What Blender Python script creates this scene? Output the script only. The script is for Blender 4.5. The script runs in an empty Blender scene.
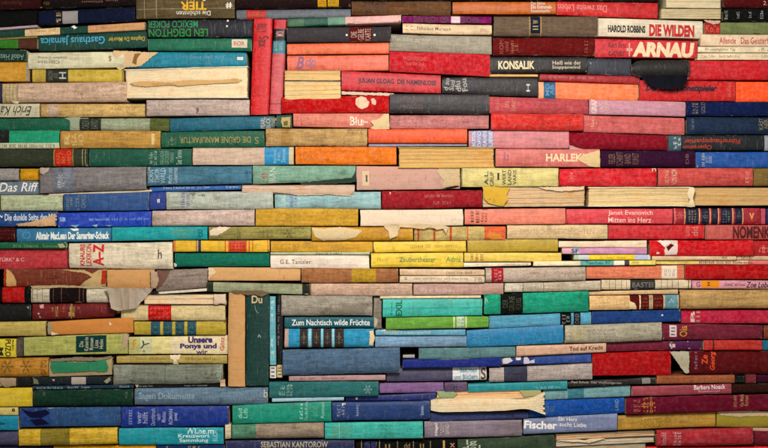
import bpy, bmesh, math, random
from mathutils import Vector, Matrix, noise

# ------------------------------------------------------------------ camera, world, lamps, exposure
S = 0.002                      # metres per photo pixel on the plane of the spines
DEPTH = 0.13                   # how deep the books reach back
def PX(x): return (x - 384.0) * S
def PZ(y): return (462.0 - y) * S
scene = bpy.context.scene
col = scene.collection
CAM_Z = PZ(224.0)
cd = bpy.data.cameras.new('camera')
cam = bpy.data.objects.new('camera', cd); col.objects.link(cam)
cam.location = (0, -3.0, CAM_Z); cam.rotation_euler = (math.radians(90), 0, 0)
cd.sensor_width = 36.0; cd.lens = 36.0 * 3.0 / (768 * S); cd.clip_end = 50; cd.clip_start = 0.05
scene.camera = cam
w = bpy.data.worlds.new('World'); scene.world = w; w.use_nodes = True
bg = w.node_tree.nodes['Background']
bg.inputs['Color'].default_value = (1.0, 0.98, 0.95, 1); bg.inputs['Strength'].default_value = 0.36
def area(name, loc, target, size, power, color):
    ld = bpy.data.lights.new(name, 'AREA'); ld.shape = 'DISK'; ld.size = size; ld.energy = power; ld.color = color
    o = bpy.data.objects.new(name, ld); col.objects.link(o); o.location = loc
    o.rotation_euler = (Vector(target) - Vector(loc)).to_track_quat('-Z', 'Y').to_euler()
    return o
LAMP = Vector((0.12, -1.25, CAM_Z + 0.60)); AIM = Vector((0.10, 0, CAM_Z + 0.0))
LAMP_POWER = 24.0
LAMP_GAIN = 1.07
area('key_lamp', LAMP, AIM, 0.45, LAMP_POWER * LAMP_GAIN, (1.0, 0.97, 0.925))
vs = scene.view_settings
vs.view_transform = 'Standard'; vs.look = 'None'; vs.exposure = 0.0; vs.gamma = 1.0; vs.use_curve_mapping = False
try: scene.cycles.use_denoising = True
except Exception: pass
scene.cycles.max_bounces = 6

# ------------------------------------------------------------------ colour: base colours divided in part by lamp light, so light is worked into them
def lin(c): return c / 12.92 if c <= 0.04045 else ((c + 0.055) / 1.055) ** 2.4
def light_at(px, py):
    p = Vector((PX(px), 0, PZ(py))); d = LAMP - p; n = (AIM - LAMP).normalized()
    r = d.length; d = d / r
    e = LAMP_POWER / (math.pi) * max(0.0, -d.dot(n)) * (-d.y) / (r * r) / math.pi
    return 0.66 * (LG * e + 0.36 * 0.7) + 0.34 * 0.72
LG = 1.0
def alb(hexa, px, py, wear=0.5):
    h = hexa.lstrip('#'); r_, g_, b_ = (int(h[i:i+2], 16) for i in (0, 2, 4))
    if r_ > 1.6 * g_ and b_ > g_ and r_ > 1.5 * b_:
        b_ = g_ + (b_ - g_) * 0.55; h = '%02x%02x%02x' % (r_, int(g_), int(b_))
    e = max(light_at(px, py), 0.28)
    r_, g_, b_ = (int(h[i:i+2], 16) for i in (0, 2, 4))
    f_ = 0.84 if max(b_, g_) > 1.25 * r_ else 0.96
    m_ = (r_ + g_ + b_) / 3; h = '%02x%02x%02x' % tuple(int(m_ + (v - m_) * f_) for v in (r_, g_, b_))
    out = []
    for i in (0, 2, 4):
        v = max(0.0025, (lin(int(h[i:i+2], 16) / 255.0) - 0.012) / e)
        out.append(min(0.9, v))
    return (out[0], out[1], out[2], wear)

# ------------------------------------------------------------------ materials
def NT(name):
    m = bpy.data.materials.new(name); m.use_nodes = True
    t = m.node_tree
    return m, t, t.nodes['Principled BSDF']
class G:
    """small helper to wire shader nodes"""
    def __init__(s, t): s.t = t
    def n(s, typ, **kw):
        o = s.t.nodes.new(typ)
        for k, v in kw.items(): setattr(o, k, v)
        return o
    def l(s, a, b): s.t.links.new(a, b)
    def math(s, op, a, b=None, c=None, clamp=False):
        o = s.n('ShaderNodeMath', operation=op); o.use_clamp = clamp
        for i, v in enumerate((a, b, c)):
            if v is None: continue
            if hasattr(v, 'links'): s.l(v, o.inputs[i])
            else: o.inputs[i].default_value = v
        return o.outputs[0]
    def noise(s, vec, scale, detail=3, rough=0.55):
        o = s.n('ShaderNodeTexNoise'); o.inputs['Scale'].default_value = scale; o.inputs['Detail'].default_value = detail
        o.inputs['Roughness'].default_value = rough; s.l(vec, o.inputs['Vector']); return o.outputs['Fac']
    def ramp(s, fac, a, b):
        o = s.n('ShaderNodeMapRange'); o.inputs['From Min'].default_value = a; o.inputs['From Max'].default_value = b
        o.clamp = True; s.l(fac, o.inputs['Value']); return o.outputs[0]
    def mix(s, fac, a, b, blend='MIX'):
        o = s.n('ShaderNodeMix', data_type='RGBA', blend_type=blend)
        for sock, v in ((o.inputs['Factor'], fac), (o.inputs['A'], a), (o.inputs['B'], b)):
            if hasattr(v, 'links'): s.l(v, sock)
            elif isinstance(v, (int, float)) : sock.default_value = v
            else: sock.default_value = v
        return o.outputs['Result']
    def hsv(s, c, sat, val):
        o = s.n('ShaderNodeHueSaturation'); s.l(c, o.inputs['Color'])
        for k, v in (('Saturation', sat), ('Value', val)):
            if hasattr(v, 'links'): s.l(v, o.inputs[k])
            else: o.inputs[k].default_value = v
        return o.outputs[0]
    def coords(s, stretch=(1, 1, 1)):
        tc = s.n('ShaderNodeTexCoord'); oi = s.n('ShaderNodeObjectInfo')
        m = s.n('ShaderNodeVectorMath', operation='MULTIPLY'); s.l(tc.outputs['Object'], m.inputs[0]); m.inputs[1].default_value = stretch
        r = s.math('MULTIPLY', oi.outputs['Random'], 37.0)
        a = s.n('ShaderNodeVectorMath', operation='ADD'); s.l(m.outputs[0], a.inputs[0]); s.l(r, a.inputs[1])
        return a.outputs[0], oi.outputs['Random']
    def attr(s, name):
        return s.n('ShaderNodeAttribute', attribute_name=name)

def cover_material(name, rough, weave, gloss_noise, crease, spec):
    m, t, p = NT(name); g = G(t)
    v, rnd = g.coords()
    vx, _ = g.coords((0.12, 1, 1)); vz, _ = g.coords((1, 1, 0.08))
    a = g.attr('Col'); c = a.outputs['Color']; wear = a.outputs['Alpha']
    e = g.attr('Edge').outputs['Fac']
    big = g.noise(v, 28, 4, 0.6); mid = g.noise(v, 130, 4, 0.65); fine = g.noise(v, 700, 2, 0.6)
    streak = g.noise(vx, 260, 3, 0.6); rub = g.noise(vz, 170, 3, 0.6)
    # mottling of the dye
    k = g.math('MULTIPLY_ADD', g.math('SUBTRACT', big, 0.5), 0.55, 1.0)
    k = g.math('MULTIPLY_ADD', g.math('SUBTRACT', mid, 0.5), 0.42, k)
    k = g.math('MULTIPLY_ADD', g.math('SUBTRACT', streak, 0.5), 0.9, k)
    k = g.math('MULTIPLY_ADD', g.math('SUBTRACT', rub, 0.5), 0.45, k)
    k = g.math('MULTIPLY_ADD', g.math('SUBTRACT', fine, 0.5), 1.5 * weave + 0.45, k)
    k = g.math('MULTIPLY_ADD', g.math('SUBTRACT', k, 1.0), g.math('MULTIPLY_ADD', wear, 0.95, 0.4), 1.0)
    base = g.hsv(c, g.math('MULTIPLY_ADD', g.math('SUBTRACT', mid, 0.5), -0.25, 0.99), k)
    # rubbed fibres: pale scuffs here and there
    sc = g.math('ADD', g.math('MULTIPLY', mid, 0.5), g.math('MULTIPLY', fine, 0.5))
    scuff = g.math('MULTIPLY', g.ramp(sc, 0.57, 0.70), g.math('MULTIPLY', wear, 0.30))
    pale = g.mix(0.45, c, (0.50, 0.42, 0.30, 1))
    base = g.mix(scuff, base, pale)
    patch = g.ramp(g.noise(v, 22, 3, 0.6), 0.50, 0.66)
    inner = g.ramp(g.math('MULTIPLY_ADD', g.math('SUBTRACT', mid, 0.5), 2.2, e), 0.02, 0.30)
    edge = g.math('MULTIPLY', g.math('MULTIPLY', g.math('SUBTRACT', 1.0, inner), patch), g.math('MULTIPLY_ADD', wear, 0.75, 0.05))
    base = g.mix(edge, base, g.mix(0.5, c, (0.55, 0.46, 0.33, 1)))
    # grime rubbed into the surface, with a shape of its own
    grime = g.ramp(g.noise(vx, 60, 4, 0.65), 0.52, 0.70)
    base = g.mix(g.math('MULTIPLY', grime, g.math('MULTIPLY', wear, 0.55)), base, g.mix(1.0, base, (0.55, 0.46, 0.36, 1), 'MULTIPLY'))
    st = g.ramp(g.noise(v, 48, 5, 0.7), 0.58, 0.68)
    base = g.mix(g.math('MULTIPLY', st, g.math('MULTIPLY', wear, 0.6)), base, g.mix(1.0, base, (0.42, 0.33, 0.24, 1), 'MULTIPLY'))
    speck = g.ramp(g.noise(v, 330, 2, 0.5), 0.68, 0.73)
    base = g.mix(g.math('MULTIPLY', speck, g.math('MULTIPLY', wear, 0.75)), base, (0.04, 0.03, 0.02, 1))
    if crease:
        cr = g.ramp(g.noise(vz, 420, 2, 0.5), 0.64, 0.70)
        base = g.mix(g.math('MULTIPLY', cr, g.math('MULTIPLY', wear, 0.45)), base, pale)
    g.l(base, p.inputs['Base Color'])
    r = g.math('MULTIPLY_ADD', g.math('SUBTRACT', mid, 0.5), gloss_noise, rough, clamp=True)
    g.l(r, p.inputs['Roughness']); p.inputs['Specular IOR Level'].default_value = spec
    h = g.math('MULTIPLY_ADD', fine, weave, g.math('MULTIPLY_ADD', mid, 0.9, g.math('MULTIPLY', big, 1.2)))
    b = g.n('ShaderNodeBump'); b.inputs['Strength'].default_value = 0.75; b.inputs['Distance'].default_value = 0.0011
    g.l(h, b.inputs['Height']); g.l(b.outputs[0], p.inputs['Normal'])
    return m
M = {}
M['cloth'] = cover_material('book_cloth', 0.88, 0.6, 0.2, False, 0.10)
M['board'] = cover_material('printed_cover', 0.50, 0.10, 0.35, True, 0.25)
M['leather'] = cover_material('worn_leather', 0.60, 0.35, 0.4, True, 0.3)

def paper_material(name, layered, tint):
    m, t, p = NT(name); g = G(t)
    v, rnd = g.coords(); lx, _ = g.coords((0.02, 1, 1))
    a = g.attr('Col'); c = a.outputs['Color']; wear = a.outputs['Alpha']
    ly = g.noise(lx, 1500, 3, 0.7); ly2 = g.noise(lx, 420, 3, 0.6); mid = g.noise(v, 120, 5, 0.7); big = g.noise(v, 26, 4, 0.65)
    k = g.math('MULTIPLY_ADD', g.math('SUBTRACT', mid, 0.5), 0.6, 1.0)
    k = g.math('MULTIPLY_ADD', g.math('SUBTRACT', big, 0.5), 0.5, k)
    if layered:
        k = g.math('MULTIPLY_ADD', g.math('SUBTRACT', ly, 0.5), 0.5, k)
        k = g.math('MULTIPLY_ADD', g.math('SUBTRACT', ly2, 0.5), 0.55, k)
    base = g.hsv(c, 1.0, k)
    fox = g.ramp(g.math('ADD', g.math('MULTIPLY', big, 0.5), g.math('MULTIPLY', mid, 0.5)), 0.50, 0.66)
    base = g.mix(g.math('MULTIPLY', fox, tint), base, g.mix(1.0, base, (0.72, 0.47, 0.24, 1), 'MULTIPLY'))
    sp = g.ramp(g.noise(v, 300, 3, 0.6), 0.68, 0.75)
    base = g.mix(g.math('MULTIPLY', sp, 0.6), base, (0.09, 0.06, 0.035, 1))
    if not layered:
        vz, _ = g.coords((1, 1, 0.15))
        cr = g.ramp(g.noise(vz, 260, 3, 0.6), 0.62, 0.68); sm = g.ramp(g.noise(lx, 500, 3, 0.6), 0.58, 0.72)
        base = g.mix(g.math('MULTIPLY', cr, 0.35), base, g.mix(1.0, base, (0.5, 0.38, 0.26, 1), 'MULTIPLY'))
        base = g.mix(g.math('MULTIPLY', sm, 0.4), base, g.mix(1.0, base, (0.62, 0.5, 0.38, 1), 'MULTIPLY'))
    g.l(base, p.inputs['Base Color']); p.inputs['Roughness'].default_value = 0.9; p.inputs['Specular IOR Level'].default_value = 0.15
    b = g.n('ShaderNodeBump'); b.inputs['Strength'].default_value = 0.8; b.inputs['Distance'].default_value = 0.0012
    h = g.math('ADD', g.math('MULTIPLY', ly if layered else g.noise(v, 500, 3, 0.6), 0.8), mid)
    g.l(h, b.inputs['Height']); g.l(b.outputs[0], p.inputs['Normal'])
    return m
M['pages'] = paper_material('page_edges', True, 0.75)
M['paper'] = paper_material('torn_paper', False, 0.55)

def ink_material():
    m, t, p = NT('printing_ink'); g = G(t)
    v, rnd = g.coords(); a = g.attr('Col'); c = a.outputs['Color']; wear = a.outputs['Alpha']
    n = g.noise(v, 420, 3, 0.65)
    base = g.hsv(c, 1.0, g.math('MULTIPLY_ADD', g.math('SUBTRACT', n, 0.5), 0.9, 1.0))
    g.l(base, p.inputs['Base Color']); p.inputs['Roughness'].default_value = 0.55; p.inputs['Specular IOR Level'].default_value = 0.3
    # rubbed away in places
    tr = g.n('ShaderNodeBsdfTransparent'); mx = g.n('ShaderNodeMixShader')
    gone = g.math('MULTIPLY', g.ramp(g.noise(v, 330, 4, 0.75), 0.44, 0.62), g.math('MULTIPLY_ADD', wear, 0.6, 0.1))
    g.l(gone, mx.inputs[0]); g.l(p.outputs[0], mx.inputs[1]); g.l(tr.outputs[0], mx.inputs[2])
    g.l(mx.outputs[0], t.nodes['Material Output'].inputs['Surface'])
    return m
M['ink'] = ink_material()
m_, t_, p_ = NT('dark_backing'); p_.inputs['Base Color'].default_value = (0.012, 0.010, 0.009, 1); p_.inputs['Roughness'].default_value = 0.95
M['dark'] = m_

# ------------------------------------------------------------------ the list of books
BOOKS = []
def B(kind, quad, color, name, feat='', bands=(), text=(), plates=(), torn=(), wear=0.5, off=None, mat=None, bulge=None, depth=None, pages='#c9b48c', board=None, layers=0, ty=0.0):
    q = [float(s) for s in quad.split()]
    if len(q) == 4: q = [q[0], q[1], q[2], q[3], q[1], q[2]]     # x0 top bottom x1
    BOOKS.append(dict(kind=kind, q=q, color=color, name=name, feat=feat, bands=bands, text=text, plates=plates, torn=torn, wear=min(1.0, wear * 1.15 + 0.1), off=off, mat=mat, bulge=bulge, depth=depth, pages=pages, board=board, layers=layers, ty=ty))
H, P_, F, R_ = 'hb', 'pb', 'fe', 'bare'
W = '#e6dcc8'; GD = '#b8924a'; K = '#15120f'
# ---- rows across the top of the wall
B(H, '-60 -13 12 43 -12 8.5', '#33130f', 'dark maroon book', 'cut off at the top corner', text=[('Roman', 2, 2, 22, 6, '#5a3a2a', 180)], wear=.3)
B(H, '44 -12 9 135.5 -13 6.5', '#251510', 'brown black book', 'with faint gold and beige print', text=[('Lao', 44.5, 3, 51, 6, '#8a6a3a', 180), ('geschichten', 83, 2, 104, 4, '#9a7a62', 180), ('verlag', 107, 1, 120, 2.6, '#9a7a62', 180)], wear=.3)
B(H, '136.5 -8 19 235 -10 18.5', '#5d5038', 'brown tweed book', 'with yellow and white upside-down title', bands=[(144.6, 145.2, '#93856a'), (156.6, 157.3, '#93856a'), (137, 235, '#8a7a5c', 9.2, 9.9)],
  text=[('Geschichten', 178, -3, 207, 2, W, 180, .01), ('TIER', 181, 2.5, 207, 11, '#e0aa1c', 180, .05), ('Die schönsten', 177, 12, 211, 16.5, W, 180, .01), ('#', 226, 3, 233, 9.5, W, 10, .04)], mat='cloth', wear=.7)
B(H, '236 -10 9 351.5 -9 7.5', '#2c1912', 'dark brown book', 'with two yellow labels', plates=[(318, -2, 326.6, 7.6, '#d09a1c'), (328, -2, 339, 7.2, '#d09a1c')], text=[('~lattice:q', 319, 0, 326, 5, K, 180, .03), ('~lattice:r', 329, -1, 338, 4.5, K, 180, .03)], wear=.4)
B(P_, '236 9.6 19 350.5 8.4 17.2', '#5c6068', 'slate grey paperback', 'with small red title block', bands=[(246, 266, '#b0281e')], text=[('ROMAN', 248, 11, 264, 16.5, '#d8503a', 180, .03)])
B(H, '353 -14 0.4 451.5 -14 0.4', '#16100e', 'black book', 'along the top edge')
B(H, '452.5 -14 1.2 558 -14 0.8', '#20130f', 'soot brown book', 'along the top edge')
B(H, '559 -14 1 659 -14 1.8', '#2a120e', 'umber book', 'along the top edge')
B(H, '351.5 1.4 14.5 451 1 15.5', '#6d4a31', 'brown cloth book', 'with dark letters faded into cloth', text=[('ALTES\nLAND', 364, 2, 385, 13.5, '#2e1d14', 90, .03), ('o', 354, 6, 359, 9, '#3a2418', 0)], wear=.7)
B(P_, '452.5 2.5 14.5 556 2 14', '#c05f1e', 'orange paperback', 'with white printing at one end', text=[('Das kleine', 531, 1.8, 545, 5, W, 0), ('Die Grimmels-', 531, 5.3, 552, 9, W, 0, .02), ('hausensache', 531, 9.5, 550, 12.6, W, 0)])
B(P_, '556.5 1.2 14.6 658 2.8 18.6', '#c41c20', 'bright red paperback', 'with slanted pink upside-down title', text=[('Das zweite Leben', 558, 4.5, 607, 11.5, '#e88a7a', 180)])
B(F, '666 -8 8.2 721.5 -8 8.2', '#c9b68e', 'cream old book', 'showing its page edges, cut by the top edge', layers=5, off=0.002)
B(F, '661 8.8 19 721.8 9 19', '#c3ae84', 'cream bundle of pages', 'with frayed lower edge', layers=5, off=0)
B(H, '723 -10 7.6 815 -10 8.2', '#511512', 'oxblood book', 'in the top corner', text=[('2.', 763, 1.5, 767, 5.5, '#c8a89a', 0)], wear=.3)
B(H, '722.5 9 22 820 9.4 21.8', '#15181b', 'black cloth book', 'with four tiny upright white words', text=[('Faust', 723.5, 11, 726.8, 20, '#c2bfb4', 90), ('Roda', 735.5, 12, 738.6, 19, '#c2bfb4', 90), ('Eins', 747.6, 12, 750.6, 19, '#c2bfb4', 90), ('Band', 759.3, 11, 762.3, 19.5, '#c2bfb4', 90)])
B(P_, '704 22.4 34 812 23.2 34.2', '#6c7444', 'olive green paperback', 'with red end panel', bands=[(704, 719.6, '#98201a')], text=[('Kolle', 705, 25, 718.5, 33, '#d84a34', 0, .04)], torn=[([(703, 20.5), (720, 21), (718, 24), (712, 25), (706, 22.5)], '#c9a58e', 0.003)])
# ---- second band, from the corner of the dark books
B(H, '-60 12 31 37.5 9.6 24.5', '#12100f', 'black plain book', 'in deep shade', wear=.2, off=0.012)
B(H, '38.5 11.2 24.6 135 6.8 21.4', '#0c2436', 'navy cloth book', 'with grey paper sticker', plates=[(62.5, 11.2, 78, 23.6, '#8f8a84')], text=[('AA\nVB', 56.5, 12, 61, 23, '#b0915a', 90, .02)], wear=.4)
B(P_, '-40 30.5 33 37 24.8 27', '#a38f92', 'thin pale booklet', 'leaning in the shade', wear=.3)
B(P_, '-40 34 40 146 22.6 30', '#124034', 'dark green paperback', 'with cream and peach bare patches', bands=[(25.5, 60.5, '#c9a878'), (88.6, 145.2, '#bf8a5a')], text=[('Alexander Wolf', 30, 29.5, 56, 32.5, '#9a6a4a', 0)], torn=[([(72, 27), (75, 26), (78, 28), (75, 29.6)], '#d8d8d0', 0.001)])
B(P_, '-30 40 41.8 37.5 35.6 38', '#7a6a3e', 'thin khaki booklet', 'lying aslant', wear=.3)
B(P_, '-60 42.6 49.4 37.8 38.6 49', '#2c7018', 'grass green paperback', 'with brown end', bands=[(19, 38, '#4a2a1a')], wear=.4)
B(P_, '38.3 33.6 50.6 147 30.6 47.2', '#134438', 'dark green paperback', 'with big light blue upside-down title', text=[('Gasthaus Jamaica', 40, 34.6, 104.5, 44.6, '#3f9fc0', 180, .02), ('Daphne Du Maurier', 108, 35.6, 144.5, 41.4, '#c0a32e', 180, .02)])
B(P_, '147.6 20.4 37.6 252 19.6 37.4', '#1b1e2a', 'blue black paperback', 'with green upside-down title', text=[('MEXICO POKER', 148, 20.8, 198, 28, '#1f8f50', 180, .02), ('LEN DEIGHTON', 149, 29, 208, 37, '#12962e', 180, .02), ('.', 226.5, 19.8, 229.5, 22, W, 0), ('.', 226, 25.5, 228.5, 27.5, W, 0)])
B(P_, '148 38.6 51 252 38.4 51.2', '#186a4a', 'bottle green book', 'with small white price sticker', plates=[(232, 39.4, 247.5, 48, '#d6c8ae')], text=[('ROR', 234, 41.5, 245, 46, '#c05a48', 0, .02)])
B(P_, '-60 50.8 61.6 27.5 50.2 61.8', '#12382c', 'deep green book', 'with faint white lettering', text=[('Adolf Hess', 0, 55, 25, 60.6, '#7e9a88', 180)], wear=.4)
B(P_, '28.2 52.8 68.8 124 51.8 67.6', '#c4bc98', 'cream paperback', 'with two faint upside-down lines', text=[('Stefan Zweig', 38, 56, 67, 59.5, '#6f7068', 180), ('Clarissa', 38, 60.6, 60, 64, '#6f7068', 180), ('$', 109, 56, 112, 62, '#8a4a2a', 0)])
B(P_, '125 51.6 67.8 246.5 52.6 65.8', '#0f8199', 'teal blue paperback', 'with ragged torn paper corner', text=[('verlag neues leben', 190, 55, 224, 58.5, '#6fb0b4', 0), ('-', 237, 57, 243, 60, W, 0, .04)],
  torn=[([(113.5, 50.5), (124, 50.8), (158.5, 52.6), (152, 57), (146, 62), (139.5, 66.5), (126, 67.4), (119, 70.6), (116.5, 68), (118, 61), (113.8, 56)], '#d3b184', 0.004), ([(135, 54), (141, 53), (137, 59), (136, 65), (132, 63)], '#8a6234', 0.0045)])
B(P_, '-60 62.4 82 28.8 62 81.8', '#bb8426', 'ochre board book', 'with grey worn end', bands=[(26.8, 28.8, '#8a8474')], mat='leather')
B(P_, '32 69.2 82 123.5 69.2 82', '#b89a38', 'mustard yellow paperback', 'with black title block', bands=[(45.5, 68, '#2e2e26'), (122, 123.6, '#8a7030')], text=[('SALON\nATE', 48, 71, 58, 80.5, '#8a8a7c', 90), ('H', 59, 72, 66, 79, '#b0b0a0', 90, .03)])
B(P_, '-60 83 103 1.8 83 103', '#2a2c4c', 'navy book', 'barely reaching in', wear=.3)
B(H, '2.6 83.2 102.8 127 81.8 102', '#bb9a80', 'dusty pink cloth book', 'with beige banded end', bands=[(2.6, 18.5, '#b39d72'), (6, 6.7, '#8a7450'), (10, 10.6, '#8a7450'), (13.4, 14, '#8a7450'), (17.5, 18.2, '#8f7a5c')], torn=[([(12, 101), (21, 101.4), (17, 103.6), (13, 103)], '#d8c8a8', 0.001)], wear=.8)
B(F, '124.2 69.4 98.6 248.2 66 98.2', '#dcc398', 'thick cream book', 'showing stained page edges', layers=1, torn=[([(130, 83), (146, 81), (170, 82), (190, 80), (215, 80.6), (236, 78.4), (243, 80), (238, 82.6), (210, 84), (180, 86), (165, 84.6), (150, 87), (134, 86)], '#cfa468', 0.0003), ([(150, 83.6), (172, 83), (176, 85), (156, 86)], '#bf9458', 0.0006)], wear=.8, off=0.0, board='#cfc3a8')
B(H, '147 100.2 116.4 250 99.6 115.6', '#b39c90', 'grey mauve cloth book', 'with dark stains', text=[(',', 196, 108, 200, 114, '#6a5a52', 0, .02)], wear=.9)
B(P_, '-60 103.6 117.4 39.6 103.4 117.2', '#b3aa8a', 'stone coloured book', 'with handwritten black script', text=[('Erich Kä', 0, 106, 32, 115.6, '#1a1712', 180, .0, .45)])
B(H, '40.4 103.6 117 145.5 103.6 116.8', '#bf9c5e', 'light tan cloth book', 'with pale ghost of title', bands=[(47, 58, '#b59a80')], wear=.8)
B(P_, '-60 118.4 130.4 88 118 130.6', '#14593f', 'sea green paperback', 'with ragged pale end', bands=[(70, 88, '#8c9478')], torn=[([(64, 118), (80, 117), (79, 124), (76, 129), (71, 128), (70, 121)], '#8d957a', 0.001)])
B(H, '79.5 118.4 130.6 170 118.4 131.2', '#8c9276', 'sage grey cloth book', 'with black label', bands=[(79.5, 101, '#33382f'), (150, 170, '#5a6236')], text=[('OREX\nBAND', 82, 120, 98, 129, '#7a8070', 90)], wear=.8)
B(P_, '170.6 118.6 132 275 116 128.8', '#1a5f76', 'steel blue paperback', 'with white letters at torn end', bands=[(261, 276, '#3a5a62')], text=[('PEARL\nBUCK', 261, 117.4, 271, 129, W, 90, .03), ('THE', 272, 118, 277, 127, '#c8b890', 90, .03)])
B(P_, '276.4 115.6 128.6 291.6 114.6 128', '#27503e', 'short green remnant', 'of a spine with cream chip', torn=[([(282, 118), (291, 117), (290.5, 128), (283, 127.6), (281.5, 123)], '#c2a468', 0.002), ([(284, 122), (288, 121), (288, 126), (284, 126)], '#6a6a38', 0.0025)])
B(P_, '-60 131 148.6 59.6 130.6 148.2', '#0c8c62', 'emerald paperback', 'over a printed cream strip', bands=[(-60, 9.4, '#0d1110', 120, 143), (-60, 59.6, '#bcb894', 143.2, 150)], text=[('RORO RORO HEYNE SACHBUCH REIHE', 0, 144.4, 55, 147.8, '#4a5a48', 0)])
B(H, '60.6 130.8 148.4 160.8 131 148.4', '#b08441', 'golden tan cloth book', 'with gilt letters on its spine', text=[('R', 65, 134, 70, 145, '#d8b878', 90, .02), ('BA\nIO', 72, 133, 84, 146, '#d8b878', 90, .03), ('I', 152, 134, 155, 145, '#d8b878', 90, .03)], wear=.7)
B(P_, '161.6 132 147.8 264.6 130.6 146.6', '#1b5b40', 'forest green paperback', 'with dull gold upside-down title', text=[('DIE GRÜNE MANUFAKTUR', 180, 137, 251, 144.5, '#a08a48', 180, .01), ('~scroll:s', 168, 136, 176, 146, '#8a8a68', 0, .02), ('S', 255, 137, 259, 144, '#a08a48', 180)])
B(H, '266 128.8 146.4 367.5 128.8 146.4', '#b8925c', 'camel cloth book', 'with frayed weave', wear=.9, bands=[(281, 291, '#a88048')])
B(H, '-60 148.8 166.8 88.6 148.8 166.6', '#363a2e', 'dark olive cloth book', 'with red title label', bands=[(55.5, 73, '#b4281c'), (54.4, 55.2, '#8a7a40'), (73.4, 74.2, '#8a7a40'), (83, 83.8, '#8f8a60'), (86, 86.6, '#8f8a60')], text=[('KARL\nMAY\nBAND', 57, 151, 72, 165, '#e07a40', 90, .02)], wear=.7)
B(P_, '89 148.8 166.4 191.5 148.6 165.6', '#0f5440', 'pine green paperback', 'with upright white words', text=[('Ein Roman\nvon der See', 149, 151, 157, 165, '#d0d4c0', 90), ('FALLADA\nGROSSER\nMANN', 160, 150.6, 174, 164.5, '#a8b8a0', 90), ('Wer einmal', 176, 150, 182, 164.5, '#d0d4c0', 90)])
B(P_, '192.4 147 165.2 293.6 146.4 164.4', '#c4a58c', 'beige paperback', 'with bright blue title panel', bands=[(264.4, 289, '#1c86ba'), (289, 293.6, '#c9b284')], text=[('Johannes\nMario', 273, 149, 280, 163, '#a8cfd8', 90), ('Simmel', 281.5, 149, 285.6, 162, '#d0e4e4', 90)])
B(P_, '295.6 147 164.4 396.6 147 164.8', '#e37426', 'orange cloth book', 'with plain faded spine', text=[('OG', 303, 151, 312, 160, '#a86a2a', 0)], mat='cloth', wear=.5)
# ---- grey and blue books of the upper rows
B(H, '-60 168.4 180.6 19.6 168.4 180.8', '#87817a', 'ash grey book', 'reaching in from the edge', wear=.7)
B(H, '20.2 168.4 180.8 40.6 168.4 180.6', '#ba8419', 'short ochre book end', 'between two grey books', wear=.6)
B(P_, '-60 181.4 195 40.6 181.2 194.2', '#606d7a', 'blue grey paperback', 'with large white italic title', text=[('Das Riff', -1, 182.6, 39, 191.6, '#dad6c8', 0, .015, .25)])
B(H, '41.2 168 193.6 147 167.2 189.4', '#77706f', 'thick grey cloth book', 'with small white emblem', text=[('~star', 57.5, 174.6, 66, 181, '#c8c0b4', 0, .04), ('SHE\nII', 59, 181.4, 66, 188.6, '#d8d4c8', 90, .03)], torn=[([(41, 168), (50.5, 168.2), (50, 171.5), (45, 175), (41.4, 173.5)], '#a8998c', 0.003)], bands=[(55, 75, '#6a6d78')], wear=.9)
B(P_, '49 193.9 196 152 189.8 191.8', '#d0bc98', 'thin cream booklet', 'wedged aslant', off=-0.001)
B(H, '147.6 166.8 186 252 166.2 184', '#44758b', 'steel blue cloth book', 'with white upright title columns', text=[('BORN', 148.5, 170, 154, 183, '#cfd4cc', 90, .03), ('THOR\nWALD', 155, 168, 166, 184, '#cfd4cc', 90, .02), ('Macht und\nGeheimnis', 168, 168, 178, 184, '#cfd4cc', 90, .01)], wear=.7)
B(H, '252.6 165.6 184 356 165.4 180.4', '#7ba489', 'sage green cloth book', 'with red stroke and white letters', text=[('~scroll:st', 260, 168, 268, 183.4, '#b8503c', 90, .03, .2), ('IRAN', 269, 167.4, 275.6, 183, '#e0d8c0', 90, .03)], torn=[([(300, 182.4), (330, 179.8), (352, 177.6), (356.5, 170), (357.6, 181), (350, 183), (320, 184), (301, 184.6)], '#3c4a3c', 0.0005)], wear=.6)
B(F, '241.6 184.8 193.8 355 184.6 194.2', '#d6b49a', 'ragged cream page block', 'with torn lower edge', layers=4, torn=[([(242, 192), (262, 194.6), (275, 192.6), (300, 195.6), (330, 194.6), (350, 196.2), (355, 190), (300, 189.4), (260, 189)], '#cfae90', 0.002)], wear=.9, off=-0.003)
B(P_, '149 187.6 192 241 185 189.4', '#2558a4', 'thin royal blue booklet', 'with line of white print', text=[('Goldmann Taschenbuch Band 124', 163, 186.4, 194, 189, W, 0), ('Die Reise', 197, 186, 209, 188.4, W, 0), ('1234', 226, 185.6, 238, 187.8, W, 0)])
B(R_, '356.6 166 190 460 166.4 189', '#cf9f8c', 'stained pink book', 'with taped and torn surface', plates=[(362, 171, 369, 186, '#dcbf98')], text=[('I', 365.6, 175, 367.4, 182, '#5a4a3a', 0)], torn=[([(440, 166.8), (460, 166.8), (460, 186), (452, 186.6), (441, 188.6), (444, 181), (437, 172)], '#d0b489', 0.001), ([(441, 189.4), (458, 185.6), (459, 187), (444, 190.4)], '#2e2018', 0.0016)], wear=1)
B(P_, '460.6 168 187 558 168.2 186.4', '#cfbc70', 'pale yellow paperback', 'with black upright words', text=[('A.L.', 484, 171, 488, 185, K, 90, .02), ('GRUP', 489.6, 172, 493.6, 186, K, 90, .02), ('I', 497, 173, 499, 180, K, 90, .02), ('WERT', 502, 170, 505.6, 185, K, 90, .02), ('LAND', 507.4, 170, 511, 185, K, 90, .02), ('VARIS', 512.6, 170, 516, 185, K, 90, .02)], bands=[(460.6, 462, '#7a6a3a')])
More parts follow.
